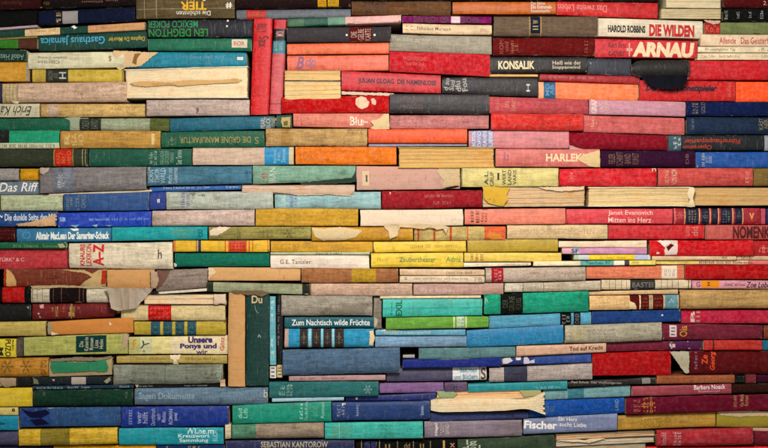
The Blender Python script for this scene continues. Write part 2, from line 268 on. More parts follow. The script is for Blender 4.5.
B(H, '559 168.6 186.8 656.5 168.2 186.6', '#cf3038', 'scarlet cloth book', 'with faint pale marks', text=[('Liebe', 568, 172, 573, 182, '#e0706a', 90, .02), ('n', 652, 168.2, 656, 171.5, '#e0c8b0', 0, .02)], wear=.5)
B(H, '657.4 168.4 186.4 751.8 168.2 186', '#bf4c46', 'brick pink cloth book', 'with white upright title', text=[('DIE TAGE', 663.6, 169.6, 667.6, 185, '#e0b89a', 90, .03), ('VON ROM', 670, 169.6, 675.6, 185, '#e8c8a8', 90, .04), ('BUCH', 744, 171, 747.4, 183, '#e0b89a', 90, .02)], wear=.6)
B(H, '752.6 168.2 186 850 168.2 186', '#7c6336', 'khaki brown cloth book', 'reaching out at the edge', wear=.6)
# ---- standing red pair near the top
B('v'+P_, '19 254 272.6 115 250.4 268.6', '#cc1c26', 'upright bright red paperback', 'leaning by the dark stacks', text=[('BILLY', 257.4, 24, 267, 33, '#4a1014', -90, .05), ('Sax', 258.6, 36, 269, 48, '#4a1014', -90, .04)], wear=.25)
B('v'+P_, '19.4 273.6 287 114 269.4 281.4', '#cc545c', 'upright pink paperback', 'with black and teal blocks', bands=[(0, 28.6, '#c8303a'), (28.6, 40.6, '#1a1316'), (40.6, 53.4, '#2f7f8c'), (103.4, 104.2, '#7a2a30')], text=[('KM', 275.6, 31, 284, 36, '#d8a8a0', -90, .03), ('tat\nort', 273.6, 42, 283, 51, '#8fc0c4', -90)], wear=.3)
# ---- reds, right of the standing pair
B(P_, '287.4 19.4 27.4 401 15.4 22.8', '#1d5a46', 'thin marbled green paperback', 'turning pink at one end', bands=[(345.5, 401, '#dba39a'), (328, 345.5, '#5f8f74'), (289, 304, '#3f6a48')])
B(H, '286.8 28.2 42.6 391 27.2 42.2', '#443f41', 'charcoal cloth book', 'with small wine red label', bands=[(349.6, 372.2, '#5e1a1c')], text=[('DIE\nGELBE\nKARTE', 351, 29, 371, 41.4, '#e0c8b0', 90, .02), ('.', 345.8, 34.6, 348, 37, W, 0), ('.', 373.4, 34.6, 376, 37, W, 0)], wear=.4)
B(P_, '287 43.6 54.4 389 42.8 54', '#e8673f', 'coral paperback', 'with faint tan title line', text=[('Georgette Heyer  Die Vernunftehe', 304, 47.6, 354, 51, '#c8883a', 0)], wear=.4)
B(P_, '287 55.6 70.4 388.6 54.8 70.2', '#e66b4f', 'salmon paperback', 'with ornate lilac initials', text=[('B', 296, 56.4, 304, 69, '#8a5a80', 0, .03, .3), ('dp', 305, 57, 316, 69, '#9a6a86', 0, .02, .3)], wear=.4)
B(P_, '389.4 51.6 71.8 490 54.8 76.8', '#c42b38', 'crimson cloth book', 'with faded gilt lines', text=[('WASSER UND LAND', 403, 57, 426, 61, '#d86a5a', 0), ('Roman von Lang', 404, 62, 424, 66, '#d86a5a', 0)], mat='cloth', wear=.4)
B(P_, '341.6 70.6 90.4 441 75 93.2', '#c82c38', 'red paperback', 'with navy capitals along spine', text=[('JULIAN GLOAG  DIE NAMENLOSE', 358, 79, 436.5, 85.6, '#301634', 0, .06)], torn=[([(341, 91.6), (393, 93.6), (396, 95), (388, 96), (342, 94.8)], '#e0bfa8', 0.001)])
B(F, '284.4 70.8 81 340.8 70.8 80.8', '#d6ae70', 'tan cream booklet', 'showing its page edges', layers=3, wear=.6)
B(F, '284 81.4 101.2 341 81.4 99', '#ddb97c', 'thick cream booklet', 'with sagging rounded pages', layers=4, wear=.7, off=-0.004)
B(H, '281.6 96.8 113.4 389 95.8 113.4', '#c01a22', 'bright red cloth book', 'with torn white blotches', torn=[([(356, 99), (361, 96.4), (366, 98), (369.4, 103), (368, 107.6), (362, 110), (358, 108), (355.4, 104)], '#e8c8a8', 0.0004), ([(371, 99.6), (374, 98), (376.4, 102), (375.6, 106), (372, 104.6)], '#e0b8a0', 0.0004)], wear=.3)
B(H, '402 16.6 22.8 491.5 17.2 24.2', '#7a1c58', 'thin purple paperback', 'with dark capitals and pale block', bands=[(451, 460, '#e0c0c4')], text=[('DAS BUCH DER', 414, 17.8, 449, 22.4, '#38102c', 0, .03), ('FISCHER', 461, 18, 479, 23.2, '#40122e', 0, .03)], bulge=0)
B(P_, '402.4 23.6 33.4 491.6 25 35.4', '#dcbc90', 'thin cream paperback', 'with brown title line', text=[('Nikolaus Morasch', 417, 27, 451, 30.6, '#5a4028', 0, .01), ('::', 405, 26, 413, 31, '#b08858', 0), ('dtv', 480, 28, 486, 32.6, '#8a6a40', 0)])
B(H, '389.4 34 50.8 492 36.4 54.2', '#a39a86', 'light grey cloth book', 'with worn whitish letters', text=[('Das Erbe', 393, 37, 412, 41, '#cfc8b4', 0), ('der Väter', 415, 38, 430, 42, '#cfc8b4', 0)], wear=.5)
B(H, '493.4 17 36.4 597 17.2 37.6', '#6c5848', 'taupe cloth book', 'with gold framed navy label', plates=[(530, 17.4, 539.4, 34.4, '#1e2a3c')], text=[('W', 532, 21, 537.4, 25, '#c8a868', 90, .02), ('II', 532, 27, 537.4, 31, '#c8a868', 90)], bands=[(528.6, 529.6, '#b08a50'), (539.8, 540.8, '#b08a50')], wear=.6)
B(H, '492.6 38 56 594.4 38.4 56.4', '#6a1525', 'wine red cloth book', 'with gilt upright letters', text=[('ROM\nund', 499, 40, 508, 54.6, '#a86a4a', 90), ('Romane\nJ.B.', 510, 41, 517.6, 54.4, '#b8824a', 90), ('DAHN', 584, 41, 587.4, 54, '#a86a4a', 90)], wear=.4)
B(P_, '489.4 57 73.8 587 57.2 72.2', '#2a2523', 'black paperback', 'with bold cream capitals', text=[('KONSALIK', 498, 61.2, 534.4, 69.6, '#f0d8a4', 0, .06), ('Heiß wie der', 552.4, 61, 581, 65, '#d8c8a8', 0, .01), ('Steppenwind', 552, 65.8, 580, 70, '#d8c8a8', 0, .01)], wear=.3)
B(P_, '489.4 74.4 76.8 538 74.6 76.8', '#dca45a', 'thin amber strip', 'of a booklet', wear=.3)
B(P_, '442 77 93.4 537.6 77.6 96.6', '#2f2b2c', 'soot black paperback', 'with tumbled white letters', text=[('d so\nSud', 443.4, 78, 455, 91, '#d8d0c0', 80, .04), ('dfu\nFou', 455, 78, 468, 92, '#d8d0c0', 100, .04), ('H', 526.6, 84, 530, 91.6, '#d8d0c0', 90, .02)], wear=.3)
B(P_, '389.6 94 113.6 489.2 94.4 114.4', '#2d2829', 'charcoal paperback', 'with tiny copper letters', text=[('KURZER', 400, 97.6, 423, 101.8, '#8a5a48', 0), ('PROZESS', 400, 105, 423, 109, '#8a5a48', 0)], bands=[(389.6, 489.2, '#3a3436', 94, 103.8)], wear=.4)
B(P_, '588 57.6 74.4 632 58.8 76.2', '#363744', 'slate blue book', 'with faint silver marks', text=[('x', 590, 62, 592, 64, '#b0b0b8', 0)], wear=.5, off=0.008)
B('round', '630 61 78.4 688 60.6 76', '#2b2926', 'short black leather book', 'with bulging rounded end and hanging dark rag', torn=[([(638, 77), (686, 76.6), (684.6, 84), (679, 88.6), (668, 90.6), (655, 90), (647, 86.6), (641, 82)], '#12122a', 0.010)], wear=.3, mat='leather', off=-0.01)
B(P_, '641 79.2 85 684 77.6 81', '#20203a', 'thin midnight blue booklet', 'tucked behind', off=0.02, wear=.2)
B(P_, '687 60.4 79.6 810 60.4 79.6', '#bf1e2c', 'carmine cloth book', 'with plain glossy spine', wear=.3)
B(P_, '540 73.6 80.8 640 76.2 84.4', '#a01c2c', 'thin crimson paperback', 'with small pink upside-down print', text=[('Ein Roman aus alter Zeit', 549, 76, 594, 79.4, '#d88a88', 180)], wear=.3)
B(P_, '538.6 81.6 98 639 84.6 101', '#f27c46', 'light orange paperback', 'with dark blue block', bands=[(543.8, 555.6, '#1a5a88'), (538.6, 543.8, '#e8a070')], text=[('MO\nAB', 545.4, 83.5, 554, 95.6, '#7ab0c8', 90, .02)], wear=.35)
B(P_, '639.6 80.2 101 735 81.4 101.4', '#c01218', 'vivid red paperback', 'with slanted navy title', text=[('Der Championetspieler', 645, 84.8, 717, 93.4, '#2a1230', 0, .08, .35), ('Horst', 727.4, 83, 732, 97.6, '#e07868', -90, .02)], wear=.25)
B(P_, '735.6 82 102 830 82 102', '#ef4f1c', 'vermilion orange book', 'at the edge', wear=.25)
B(P_, '594.6 38.8 57.4 697 41.2 58.6', '#cb2c3a', 'rose red paperback', 'with huge cream block capitals', text=[('ARNAU', 632, 42.4, 694, 57.8, '#ecd0a2', 0, .11, .12), ('+', 626, 43, 632, 57, '#e09a8a', 0, .03), ('Karl Bru', 608, 42, 625, 48, '#7a1420', 0, .03), ('ckner', 608, 49, 625, 56.6, '#7a1420', 0, .04)], wear=.35)
B(P_, '597.4 18 36.4 703 20.8 38.6', '#d8c8aa', 'creamy white paperback', 'with bold black and red capitals', text=[('HAROLD ROBBINS', 608, 25.4, 645.6, 33, '#241a18', 0, .09), ('DIE WILDEN', 649.4, 24.6, 694.6, 37, '#bf1a1c', 0, .10)], wear=.3)
B(P_, '700 34.2 46 812 34.6 46.4', '#dcbe9c', 'cream paperback', 'with red serif title', text=[('Allende   Das Geisterhaus', 719, 37.4, 776, 44, '#b02a3a', 0, .015)], wear=.3)
B(P_, '697.6 46.6 52.4 812 46.8 53', '#e0cba6', 'thin ivory paperback', 'with grey print line', text=[('Ein unmöglicher Tag', 705, 48, 735, 51.4, '#6a5a48', 0), ('- P. Allam', 758, 48, 780, 51.4, '#6a5a48', 0)], wear=.3)
B(P_, '695.4 53 60 812 53.4 60', '#dcc49e', 'slim ivory paperback', 'with dotted print line', text=[('A. Maria Weiler   Meine Geschichten', 697, 54.8, 740, 57.8, '#6a5a48', 0), ('Ullstein', 762, 54.8, 776, 57.8, '#5a4a38', 0)], wear=.3)
B(P_, '293.4 113.8 126.8 388.4 113.8 128.6', '#d4745e', 'salmon pink paperback', 'with white letters and torn corner', text=[('Blu', 350, 117, 362, 126, '#f0dcc0', 0, .03), ('e~', 361, 120, 368, 126, '#f0dcc0', 0, .02), ('L', 301, 118, 303, 125, '#b03028', 0)],
  torn=[([(370, 121), (378, 120), (384, 114.4), (389, 114.2), (389.4, 129.6), (380, 130.4), (370, 129), (374, 126)], '#e2c692', 0.002)], wear=.6)
B(H, '389.8 115 128.4 489 114.6 128.8', '#c47b76', 'dusty rose cloth book', 'with faded pale lettering', text=[('Victor Hugo', 407, 119, 432, 124, '#dca89c', 0)], wear=.7)
B(P_, '368.2 129 143.2 467 129.2 143.4', '#e8521e', 'vivid orange paperback', 'above a thin lilac strip', wear=.3)
B(P_, '368.6 143.8 146.6 467 143.8 146.2', '#8f8da6', 'thin lilac booklet', 'squeezed flat', wear=.5)
B(F, '397.8 147.4 168.4 494.6 147 168', '#d4a662', 'yellowed page block', 'with glue stained boards', layers=5, wear=.9, board='#b38a2a')
B(P_, '468.6 130.4 148 569 129.6 148.4', '#d07a7c', 'pink paperback', 'with white striped title block', bands=[(471, 493.6, '#8f88b0')], text=[('KISS', 471.6, 131, 475.4, 146.6, '#f0e4dc', 90, .07), ('DAVID', 477, 131, 481, 147, '#f0e4dc', 90, .07), ('KANIN', 482.6, 131, 486.6, 147, '#f0e4dc', 90, .07), ('LIEBE', 488.6, 131, 492.6, 147, '#f0e4dc', 90, .07)], wear=.5)
B(H, '489 96.2 113 588.4 99 114.4', '#bd4f58', 'raspberry pink cloth book', 'with tiny gilt upright lines', text=[('Der Tod', 496, 99, 499, 111, '#d89070', 90), ('des\nVaters', 503, 97.6, 515.6, 111.6, '#d8a06a', 90)], wear=.5)
B(H, '490.6 113.4 130.6 582.6 114.4 131', '#d43c34', 'tomato red cloth book', 'with blotchy bare spine', wear=.6)
B(P_, '589 99.8 114.4 685.4 102 116.4', '#c08490', 'mauve pink paperback', 'with white block lettering', text=[('GRAF', 591, 99.6, 596.6, 114, '#f0e0cc', 90, .08), ('BARI\nLUDO', 598, 100, 610, 113.6, '#e0b8b0', 100, .04)], wear=.4)
B(H, '583.6 115 132 685 117.8 134.6', '#cc6460', 'watermelon pink cloth book', 'with two small pale letters', text=[('Zwei', 591, 117, 594, 127, '#e8b08c', 90), ('h', 593, 122, 597, 124, '#e8b08c', 0)], wear=.5)
B(H, '685.8 102 116.4 800 102 116.4', '#1c264c', 'midnight blue cloth book', 'with gilt upright words', text=[('BUCH\nLIGA', 691, 103, 697, 114.6, '#a8905a', 90), ('GOLD', 700, 102.6, 704, 114, '#a8905a', 90)], wear=.4)
B(H, '686.4 117.2 134.4 810 117.4 134.6', '#27344a', 'dark slate cloth book', 'with gilt letters at far end', text=[('Schnabel', 689, 119, 693, 130, '#6f7c84', 90), ('KÄST\nNER', 757, 118, 767, 130, '#a8905a', 90, .03)], wear=.5)
B(P_, '764.6 135 150.6 830 135 150.6', '#8b8d94', 'light grey book end', 'at the edge', wear=.5)
B(P_, '668.4 135.4 151 763.8 134.8 150.4', '#24272b', 'black paperback', 'with red upside-down title', bands=[(668.4, 681, '#3a5560')], text=[('Führerhauptquartier', 683.6, 137.6, 740, 143.8, '#b8381e', 180, .02), ('Operation', 683, 144.2, 711.6, 149.6, '#b8381e', 180, .02), ('Hst\nro', 673, 136.5, 681, 149, '#d8d8d0', 100, .05)], wear=.3)
B(H, '568.8 131.6 148.6 667.6 135.2 150.6', '#87183a', 'deep crimson cloth book', 'with chip at lower end', torn=[([(569, 145), (574, 147), (580, 148.6), (590, 150), (570, 149.6)], '#d8b0a8', 0.0005)], wear=.35)
B(P_, '495.6 148.8 166.6 600 149.2 167.2', '#ce6a60', 'coral pink paperback', 'with cream capitals and torn corner', text=[('HARLEKIN', 546, 153.6, 592, 161.6, '#f2d6a4', 0, .05), ('Baccara\nBand', 503, 152, 508.6, 163, '#5a4a7c', 90, .01)], torn=[([(577, 159), (583, 155), (592, 152), (600, 150.4), (600.2, 167.4), (590, 166.6), (583, 163)], '#e0c08a', 0.0012)], wear=.5)
B(H, '600.4 150.4 166.8 694.4 151.2 167.6', '#3a1835', 'aubergine cloth book', 'with ornate gilt title', text=[('FEUER\nSCHRIFT\nBAND\nKUNST', 608, 152, 638, 166, '#9a7a48', 90), ('DB', 685, 154, 688, 164, '#a07a48', 90)], wear=.4)
B(P_, '695.2 152 168 810 152.2 168', '#1d4c9a', 'cobalt blue paperback', 'with cream upright lines', text=[('DIE KATZE\nMAUS\nSPIEL', 701, 153, 711, 166.6, '#d8d0a8', 90, .01)], wear=.35)
# ---- blue, yellow and red rows across the middle
B(P_, '-60 195 211.4 0.6 195 211.4', '#7c7a20', 'olive green book end', 'barely visible at the edge', wear=.4)
B(H, '1.4 195 211.2 63.6 195 211', '#a2a785', 'pale sage cloth book', 'with ghost of a title', text=[('Eulenspiegel', 10, 199, 45, 206, '#959a72', 0)], wear=.9)
B(P_, '64.4 194.2 211 149.6 192 210', '#2a4b82', 'denim blue paperback', 'with gilt upright letters', text=[('EGINALD\nQUEST', 67, 196, 73.4, 209, '#8f9470', 90), ('Die\nSonne', 76, 195, 80, 210, '#8f9470', 90), ('CAMUS', 82, 195, 86.6, 208, '#8f9470', 90)], wear=.5)
B(P_, '150.2 192.2 210 166 191.8 209.6', '#243c8c', 'indigo book end', 'with tiny white mark', text=[('"', 157.6, 199, 160, 203, W, 0, .03)], wear=.4)
B(H, '167 192 209.6 273.6 191.6 208.8', '#a9ac9d', 'pale grey green cloth book', 'with violet upright title', text=[('FALLADA', 182, 192.6, 185.4, 207.6, '#4a44a0', 90, .04), ('KLEINER', 187, 192.6, 190.4, 206.6, '#6a64a8', 90, .03), ('-e', 199, 194, 206, 197, '#6a6c60', 0, .03)], torn=[([(190, 192.6), (196, 193), (194, 196)], '#77786c', 0.0004)], wear=.7)
B(H, '274.6 192.4 209.8 380.8 191.4 209', '#90b8b6', 'powder blue cloth book', 'with violet and white letters', text=[('BURG', 281, 194, 285.6, 208, '#d8e0cc', 90, .02), ('WALLACE', 289.6, 193, 293.4, 207.6, '#5a50a8', 90, .04), ('BAND', 294.4, 194, 297, 206.4, '#6a64b0', 90, .03)], wear=.5)
B(H, '381.8 191 209.4 482 190 207.6', '#9a2733', 'garnet red cloth book', 'with worn gilt lines', text=[('Bernard von Brentano', 424, 194, 453, 197.4, '#c07a6a', 0), ('Der Sohn', 433, 201, 451, 204.4, '#c07a6a', 0), (',', 389, 192, 391, 194.6, W, 0)], wear=.4)
B(F, '482.4 187 207.2 584.6 187.2 206.4', '#cda97c', 'buff page block', 'wrapped in yellow paper at one end', layers=7, torn=[([(482, 186.6), (509.6, 187.2), (506, 195), (507.6, 199.6), (503, 206), (498, 206), (488, 203), (483.4, 198)], '#d6a93c', 0.003), ([(538, 187), (584, 186.6), (583, 189.8), (560, 191.4), (545, 189.4)], '#dcc09a', 0.002)], text=[('LAND', 487, 191, 491, 200, '#8a6a1c', 80, .02), ('DUFT', 492, 191, 496, 203, '#8a6a1c', 80, .02), ('JAHR', 498, 192, 501, 203, '#a06a2c', 80, .02)], ty=0.0034, wear=.7)
B(F, '587.6 187 207 690.4 187 206.4', '#d4b47e', 'straw coloured page block', 'with worn rounded corner', layers=5, torn=[([(688, 188), (692.6, 187.2), (694, 192), (692.4, 198), (694.6, 206.6), (686.4, 207), (689, 200), (686.4, 194)], '#e6cfa6', 0.003)], wear=.8, board='#d8c49a')
B(F, '692 187.2 205.6 800 187.6 205.4', '#bd9660', 'tan page block', 'with long curved scratch', layers=4, wear=.7)
B(P_, '-60 212.4 228 57.2 211.6 225.6', '#20427c', 'dark blue paperback', 'with torn curling flap', text=[('Die dunkle Seite der Mac', 5, 213.6, 57, 220.6, '#c8d0d0', 0, .03), ('~', -1, 215, 3, 218, '#c8d0d0', 0)], torn=[([(17, 224), (30, 222.6), (44, 219), (56.6, 213.4), (56.6, 226), (40, 226.4), (20, 226.2)], '#c29a72', 0.006)], wear=.5)
B(P_, '58.4 212.8 227.4 151.6 210.8 226.4', '#1d3cae', 'ultramarine paperback', 'with fine white print', text=[('SB', 60, 217.4, 66, 221.4, '#a8c0d8', 0, .02), ('Willi Heinrich Roman', 89.6, 218, 110, 220.6, '#c8d4e4', 0, .01), ('Liebe und was sonst noch zählt', 112, 217.4, 150, 220.2, '#8fb0e0', 0)], torn=[([(70, 225.4), (80, 224.6), (76, 227.6)], '#7ab0c8', 0.0004), ([(92, 225.6), (98, 224.4), (97, 227.4)], '#8ab8d8', 0.0004), ([(104, 225), (112, 225), (110, 227)], '#6fa8cc', 0.0004)], wear=.45)
B(H, '152.6 210.8 226.2 254.8 208.8 225.6', '#bda496', 'pinkish grey cloth book', 'with fine woven grain', wear=.8)
B(P_, '255.8 208.6 226 358.2 208.8 226', '#c69533', 'golden ochre cloth book', 'with smooth faded spine', mat='cloth', wear=.5)
B(R_, '360.4 210 226 463 209.2 225.4', '#ead2b4', 'cream book stripped bare', 'with tatters hanging from it', torn=[([(384, 224.6), (412, 224), (440, 225), (448, 226.6), (446, 234), (443, 228.6), (437, 229.6), (430, 226.8), (424, 229), (400, 227), (397, 236), (390, 239), (388, 231), (384, 227)], '#dcc095', 0.006)], wear=1)
B(P_, '464.4 209 224.6 565 208.4 224', '#e27a60', 'peach red paperback', 'with small black upright words', text=[('TEIL', 470.4, 211, 473.4, 222.4, K, 90, .02), ('ROMAN', 475.6, 210, 479, 223, K, 90, .03), ('Neue', 480.6, 212, 483, 222, '#7a3a30', 90), ('Zeit', 484.4, 213, 487, 222, '#7a3a30', 90)], wear=.4)
B(P_, '566 208.6 224 672.4 208.6 224', '#d4404c', 'coral red paperback', 'with two lines in thin white type', text=[('Janet Evanovich', 608, 210.2, 652.6, 216.2, '#f0c8b8', 0, .005), ('Mitten ins Herz', 608, 217.4, 651, 223, '#f0c8b8', 0, .005)], wear=.3)
B(H, '673.2 208.2 224.4 760.4 208.2 224.4', '#9e2638', 'crimson leather book', 'with navy bands and gilt rules', bands=[(684.2, 685, '#d8b070'), (685.4, 698.4, '#182034'), (698.8, 699.6, '#d8b070'), (701, 709, '#182034'), (709.6, 710.4, '#d8b070'), (711.6, 717.6, '#182034'), (718, 718.8, '#d8b070'), (720.6, 731.6, '#182034'), (732.4, 733.2, '#d8b070'), (735, 742, '#182034'), (742.4, 743.2, '#d8b070'), (674.4, 675, '#d88a70')], text=[('~lattice:5', 688, 210, 696, 223, '#b8a080', 90, .02), ('~scroll:2', 702, 211, 708, 222, '#7f7a70', 90), ('~star', 713, 213, 716, 219, '#7f7a70', 90), ('~lattice:6', 722, 210, 730, 223, '#8a8a84', 90), ('~scroll:3', 736, 213, 741, 219, '#7f7a70', 90), ('~star', 677, 212, 683, 219, '#e0a080', 0, .02), ('v', 749, 213, 754, 220, '#d8a060', 0, .04)], mat='leather', wear=.4)
B(P_, '761.4 208.2 224.2 766 208.2 224.2', '#b84a68', 'slim magenta booklet end', 'beside leather volume', wear=.3)
B(P_, '766.6 208.4 224.2 830 208.4 224.2', '#2a2450', 'violet black book', 'cut by the edge', wear=.3)
B(H, '-60 227.6 241.6 15.8 227.4 241.4', '#3c1515', 'blackish red book', 'with faint red pattern', text=[('~lattice:1', -2, 229, 15, 240, '#6f1f1c', 0, .03)], wear=.5)
B(P_, '16.8 228.8 242.4 112 227.4 241.4', '#2a6c93', 'lake blue paperback', 'with dense bold white title', text=[('Alistair MacLean Der Samariter-Scheck', 36, 231.6, 109.4, 239.6, '#e0e2d2', 0, .07), ('O', 22, 232, 31, 239, '#4a86a8', 0)], torn=[([(70, 228.4), (78, 227.8), (79, 230), (74, 230.8)], '#d8dcd0', 0.0005)], wear=.4)
B(H, '112.6 227 241 207.8 226.4 239.6', '#1f9a9a', 'turquoise cloth book', 'with faded orange letters', text=[('HERMANN\nLÖNS', 171, 228.6, 196, 238, '#8a8a48', 0, .01), ('B', 199, 229, 204, 237, '#146a70', 0, .03)], wear=.5)
B(H, '209 226.6 239.4 311 226.6 239.2', '#958a4c', 'olive drab cloth book', 'with torn white end and star', text=[('~star', 284, 228.4, 295, 238.4, '#4a4428', 0, .03), ('~lattice:7', 262, 229, 274, 237.6, '#5a5230', 90, .02), ('~scroll:8', 234, 230, 244, 237, '#5a5434', 0, .05)], torn=[([(209.6, 231), (214, 228), (220, 226.4), (231, 226.8), (225, 231.4), (218, 235), (210.4, 235.4)], '#dcc8a8', 0.001)], wear=.8)
B(H, '311.6 227 241 413 226.8 240.4', '#c48a1c', 'deep ochre book', 'with large peeled patch', torn=[([(311.6, 227.4), (324, 228.4), (340, 226.6), (360, 229.6), (362, 231), (356, 237), (345, 240.2), (324, 240.8), (315, 237)], '#d9be8e', 0.0008)], mat='leather', wear=.6)
B(H, '414 226.8 240.6 505.6 226.4 240.4', '#c3a866', 'straw coloured cloth book', 'with thin red rings', bands=[(417.2, 419.2, '#c05030'), (433.2, 435.2, '#c05030'), (449.6, 451.8, '#c05030'), (466.8, 468.4, '#c86a3a'), (484.4, 505.6, '#d8623a')], torn=[([(490, 232), (500, 234), (503, 239), (492, 240), (486, 236)], '#d8863e', 0.0004)], wear=.6)
B(P_, '507 224.8 238.8 607.6 224.4 238.8', '#cfae7e', 'sandy beige paperback', 'with nearly vanished title', text=[('DEUTSCHE GESCHICHTEN', 520, 228.6, 594, 234, '#ad9468', 0)], wear=.6)
B(P_, '608.4 224.8 239.4 704.6 224.8 239.2', '#c5282e', 'poppy red paperback', 'with pale upright glyphs', text=[('III', 686, 226.6, 689.6, 236.6, '#e0a088', 0), ('dd', 692, 227, 698, 236, '#e0a088', 90, .01)], wear=.35)
B(P_, '705.4 225 239.4 815 224.8 239.4', '#b4423f', 'terracotta red paperback', 'with condensed dark capitals', bands=[(705.4, 731.6, '#b85048')], text=[('NOMENKLATURA', 732, 226, 801, 238.6, '#4a1416', 0, .07)], wear=.35)
B(P_, '-60 242.6 248.4 66.4 242 248.8', '#175a3c', 'thin green paperback', 'with tiny yellowish print', text=[('Jack Kerouac  Gedanken', 14, 244.4, 60, 247.6, '#8a9a5a', 0)], torn=[([(58, 244), (64, 243.6), (66.4, 247), (61, 248)], '#a8a07a', 0.0006)], wear=.4)
B(P_, '-60 249.4 270 68.4 249 268.4', '#a63039', 'dull red paperback', 'with worn white letters', text=[('TÜRK" & C', -2, 257, 24, 261.6, '#d0a098', 0, .02)], wear=.4)
B(H, '69.4 243.4 268 173 241.6 269.4', '#cbbc9e', 'fat cream book', 'with big red upright letters', text=[('KNAURS', 80.6, 243.8, 85.6, 266, '#c02418', 90, .05), ('LEXIKON', 87, 243.8, 92, 266, '#c02418', 90, .05), ('A–Z', 93.6, 243.8, 104.6, 266, '#c81e14', 90, .07), ('h', 158.6, 249, 162.6, 258.6, '#4a4438', 0, .02)], mat='board', wear=.7, bulge=.16)
B(P_, '173.6 240.8 251.8 269.8 240.2 252', '#dba928', 'sunny yellow paperback', 'with orange red title block', bands=[(173.6, 176, '#c86a28'), (196, 197.6, '#8a7a60'), (198.4, 201.2, '#2a3450'), (225, 226, '#c8401c'), (228.6, 247, '#cc421e'), (249, 250, '#c8401c'), (252.6, 253.4, '#c8401c'), (267.8, 268.6, '#c8401c')], text=[('~lattice:z', 230, 241.6, 246, 251, '#8a1c12', 0, .02)], wear=.3)
B(P_, '270.6 240.8 252 372.6 241 252.8', '#cc951c', 'amber yellow book', 'with blotchy worn surface', mat='leather', wear=.6)
B(P_, '373.4 241.4 252.6 466 240.8 251.8', '#e4bc3a', 'lemon yellow paperback', 'with thin brown print', text=[('LEXIKON DER ALTEN SPRACHE', 410, 244.8, 458, 248, '#a8843a', 0)], wear=.35)
B(P_, '467.4 239.6 252 558 238.8 251.6', '#b6952f', 'old gold paperback', 'with smooth plain spine', wear=.4)
B(H, '174.8 253 267 269.6 252.6 266.4', '#1c6c54', 'jade green cloth book', 'with chipped pale corner', torn=[([(174, 263), (177, 264), (176, 267.4), (174, 267)], '#cfd0b8', 0.0008)], wear=.4)
B(P_, '270.4 252.2 254.6 370 252 254.6', '#b0b690', 'thin pale green booklet', 'with fine black print', text=[('Ferien auf Saltkrokan', 316, 252.2, 342, 254.4, K, 0)], wear=.4)
B(P_, '270.4 255.2 268.4 369.4 255.2 268.4', '#e4d0ba', 'off-white paperback', 'with typewriter style title', text=[('G.E. Tanizler', 280, 259.6, 311, 264, '#2a2420', 0)], wear=.4)
B(P_, '371 253.2 267.6 463.4 252.6 267', '#dfbb36', 'yellow paperback', 'with mottled green lettering', text=[('Zaubertheater', 399, 257, 436, 262, '#5a8a38', 0, .02), ('Adria', 446, 256.6, 461, 262, '#6a9a40', 0, .02), ('Kurt', 377, 258.4, 386, 261, '#b0942c', 0)], wear=.5)
B(P_, '464 252.8 262 561.4 252.6 261.6', '#debb4e', 'butter yellow paperback', 'with brown upright word marks', text=[('HEIDE', 470.4, 253.6, 473.4, 261, '#8a4a2c', 90, .04), ('BERG', 475, 253.6, 478, 261, '#8a4a2c', 90, .04), ('EIS', 480, 253.6, 483.4, 261, '#8a4a2c', 90, .04)], wear=.35)
B(P_, '463.6 262.6 267 531 262.4 265.4', '#e2d0ae', 'thin white booklet', 'with curled printed leaf', text=[('pictures of peru', 505, 263, 528, 265, '#6a5a48', 0)], wear=.6)
B(P_, '558.6 240.8 247.2 647 240.4 247.4', '#e2c8a4', 'thin ivory booklet', 'topmost of a slim pile', bands=[(560, 605, '#7a5a40', 240, 241)], wear=.4)
B(P_, '562 248 254 647 247.8 254.2', '#c886a4', 'thin lilac pink booklet', 'with pale blue end', bands=[(562, 572, '#d8a0a8'), (572, 579, '#b0b0c8')], text=[('SF', 571, 248.6, 578.6, 253, '#2a2838', 0, .05)], wear=.4)
B(P_, '573.6 254.8 259.8 650.4 254.6 259.8', '#c8ccc4', 'slim magazine', 'with bright yellow stripe', bands=[(588.6, 634.6, '#e6c41e'), (573.6, 578, '#a8b890'), (634.6, 648, '#b0b4cc')], text=[('vom Verlag', 600, 256, 614, 258.6, '#b0902a', 0), ('Berlin', 616, 256, 625, 258.6, '#b0902a', 0)], wear=.3)
B(P_, '533 261.4 266 655 260.2 264.8', '#e0cfa4', 'printed magazine', 'with teal lettered stretch', bands=[(580, 613.4, '#58a89a'), (624, 629, '#4a3a3c'), (629.6, 655, '#e0cc5a'), (613.4, 624, '#e6d8bc')], text=[('Taschen 97', 585, 261, 610, 264.2, '#176a70', 0, .04), ('Strandgut', 631, 261, 638, 263.4, '#8a7a30', 0)], wear=.3)
B(P_, '655.6 260.4 264.2 810 260.4 264.6', '#d6b48a', 'long thin paperback', 'with yellow end and dark print', bands=[(655.6, 698, '#d8c468'), (748, 810, '#c86a62')], text=[('das Beste', 668, 260.8, 688, 262.8, '#a89a3a', 0), ('ROMAN', 699, 261, 708, 263.6, '#3a2a20', 0, .02), ('wer Wind sät Erzählungen', 709, 260.8, 753, 263.6, '#5a2a30', 0, .02)], wear=.3)
B(P_, '651.6 255.8 260 736 255.8 260', '#dcb88e', 'slim buff paperback', 'with single dark mark', text=[('RX', 722, 256.4, 727, 259, '#4a342c', 0, .03)], wear=.3)
B(P_, '736.8 255.8 260 812 255.8 260.2', '#d2a886', 'short cream booklet', 'with dark printed word', text=[('tiefrot', 741, 256.2, 752, 259.4, '#3a2a20', 0, .04)], wear=.3)
